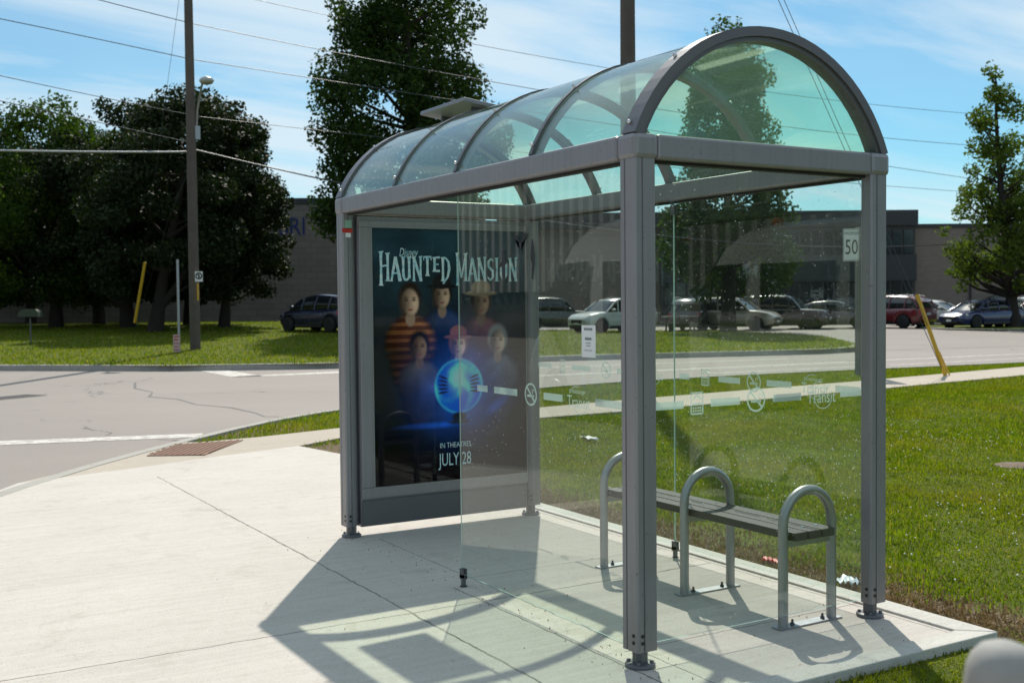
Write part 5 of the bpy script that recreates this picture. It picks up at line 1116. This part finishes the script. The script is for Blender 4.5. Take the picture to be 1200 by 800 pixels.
blades('lawn_grass', xs, ys, -.036, (.021 + .0009 * f) * (.75 + .5 * (np.sin(xs * 2.1 + 1.3 * np.sin(ys * 1.7)) * np.sin(ys * 2.6 + xs) > -.1)), .0044 + .00042 * f, M['blade'], .85)
xs, ys = scatter(190000, (8.0, 14.0, -27, 0), REJ, lambda x, y: .8 + 0 * x); v, f = in_view(xs, ys); xs, ys, f = xs[v], ys[v], f[v]; keep = inside([(p[0] - .2, p[1] - .1) for p in NEARLAWN], xs, ys); xs, ys, f = xs[keep], ys[keep], f[keep]
blades('verge_grass', xs, ys, -.036, .055, .011, M['blade'])
xs, ys = scatter(260000, (20, 62, -36, 12), [], lambda x, y: np.clip(1.3 - depth_of(x, y) / 60, .25, 1)); keep = inside(FAR_LAWN, xs, ys); xs, ys = xs[keep], ys[keep]; v, f = in_view(xs, ys); xs, ys, f = xs[v], ys[v], f[v]
blades('bank_grass', xs, ys, lambda x, y: np.array([.02 + bank(a, b) for a, b in zip(x, y)]), .075, .026, M['blade'])
# clover heads
cx0 = RNG.uniform(-1, 8, 60); cy0 = RNG.uniform(-9, -2.6, 60); n = 1000; k = RNG.integers(0, 60, n); xs = cx0[k] + RNG.normal(0, .42, n); ys = cy0[k] + RNG.normal(0, .42, n)
keep = (ys < -2.2) & (xs < 8.6) & ~inside(SLAB, xs, ys); xs, ys = xs[keep], ys[keep]; v, f = in_view(xs, ys); xs, ys = xs[v], ys[v]; n = len(xs)
oc6 = np.array([(1, 0, 0), (0, 1, 0), (-1, 0, 0), (0, -1, 0), (0, 0, 1), (0, 0, -1)]) * .0075; of8 = np.array([(0, 1, 4), (1, 2, 4), (2, 3, 4), (3, 0, 4), (1, 0, 5), (2, 1, 5), (3, 2, 5), (0, 3, 5)])
ctr = np.stack([xs, ys, -.036 + RNG.uniform(.035, .07, n)], 1); V = (ctr[:, None] + oc6[None] * RNG.uniform(.6, 1.25, (n, 1, 1))).reshape(-1, 3); F = (np.arange(n)[:, None, None] * 6 + of8[None]).reshape(-1, 3)
tag(fast_mesh('clover_flowers', V, F, M['flower']), kind='stuff')
# dry leaves and cut grass along the slab edge
n = 15000; xs = RNG.uniform(-.6, 5.0, n); ys = -1.70 - np.abs(RNG.normal(0, .26, n)); v, f = in_view(xs, ys); xs, ys = xs[v], ys[v]
blades('dry_litter', xs, ys, -.034, np.full(len(xs), .030), np.full(len(xs), .012), M['drygrass'], 1.3)
n = 900; xs = RNG.uniform(-.4, 3.4, n); ys = np.where(RNG.random(n) < .5, RNG.normal(-.03, .06, n), RNG.uniform(-1.5, 1.2, n)); v, f = in_view(xs, ys); xs, ys = xs[v][:420], ys[v][:420]
blades('slab_debris', xs, ys, .001, np.full(len(xs), .009), np.full(len(xs), .006), M['drygrass'], 1.5)
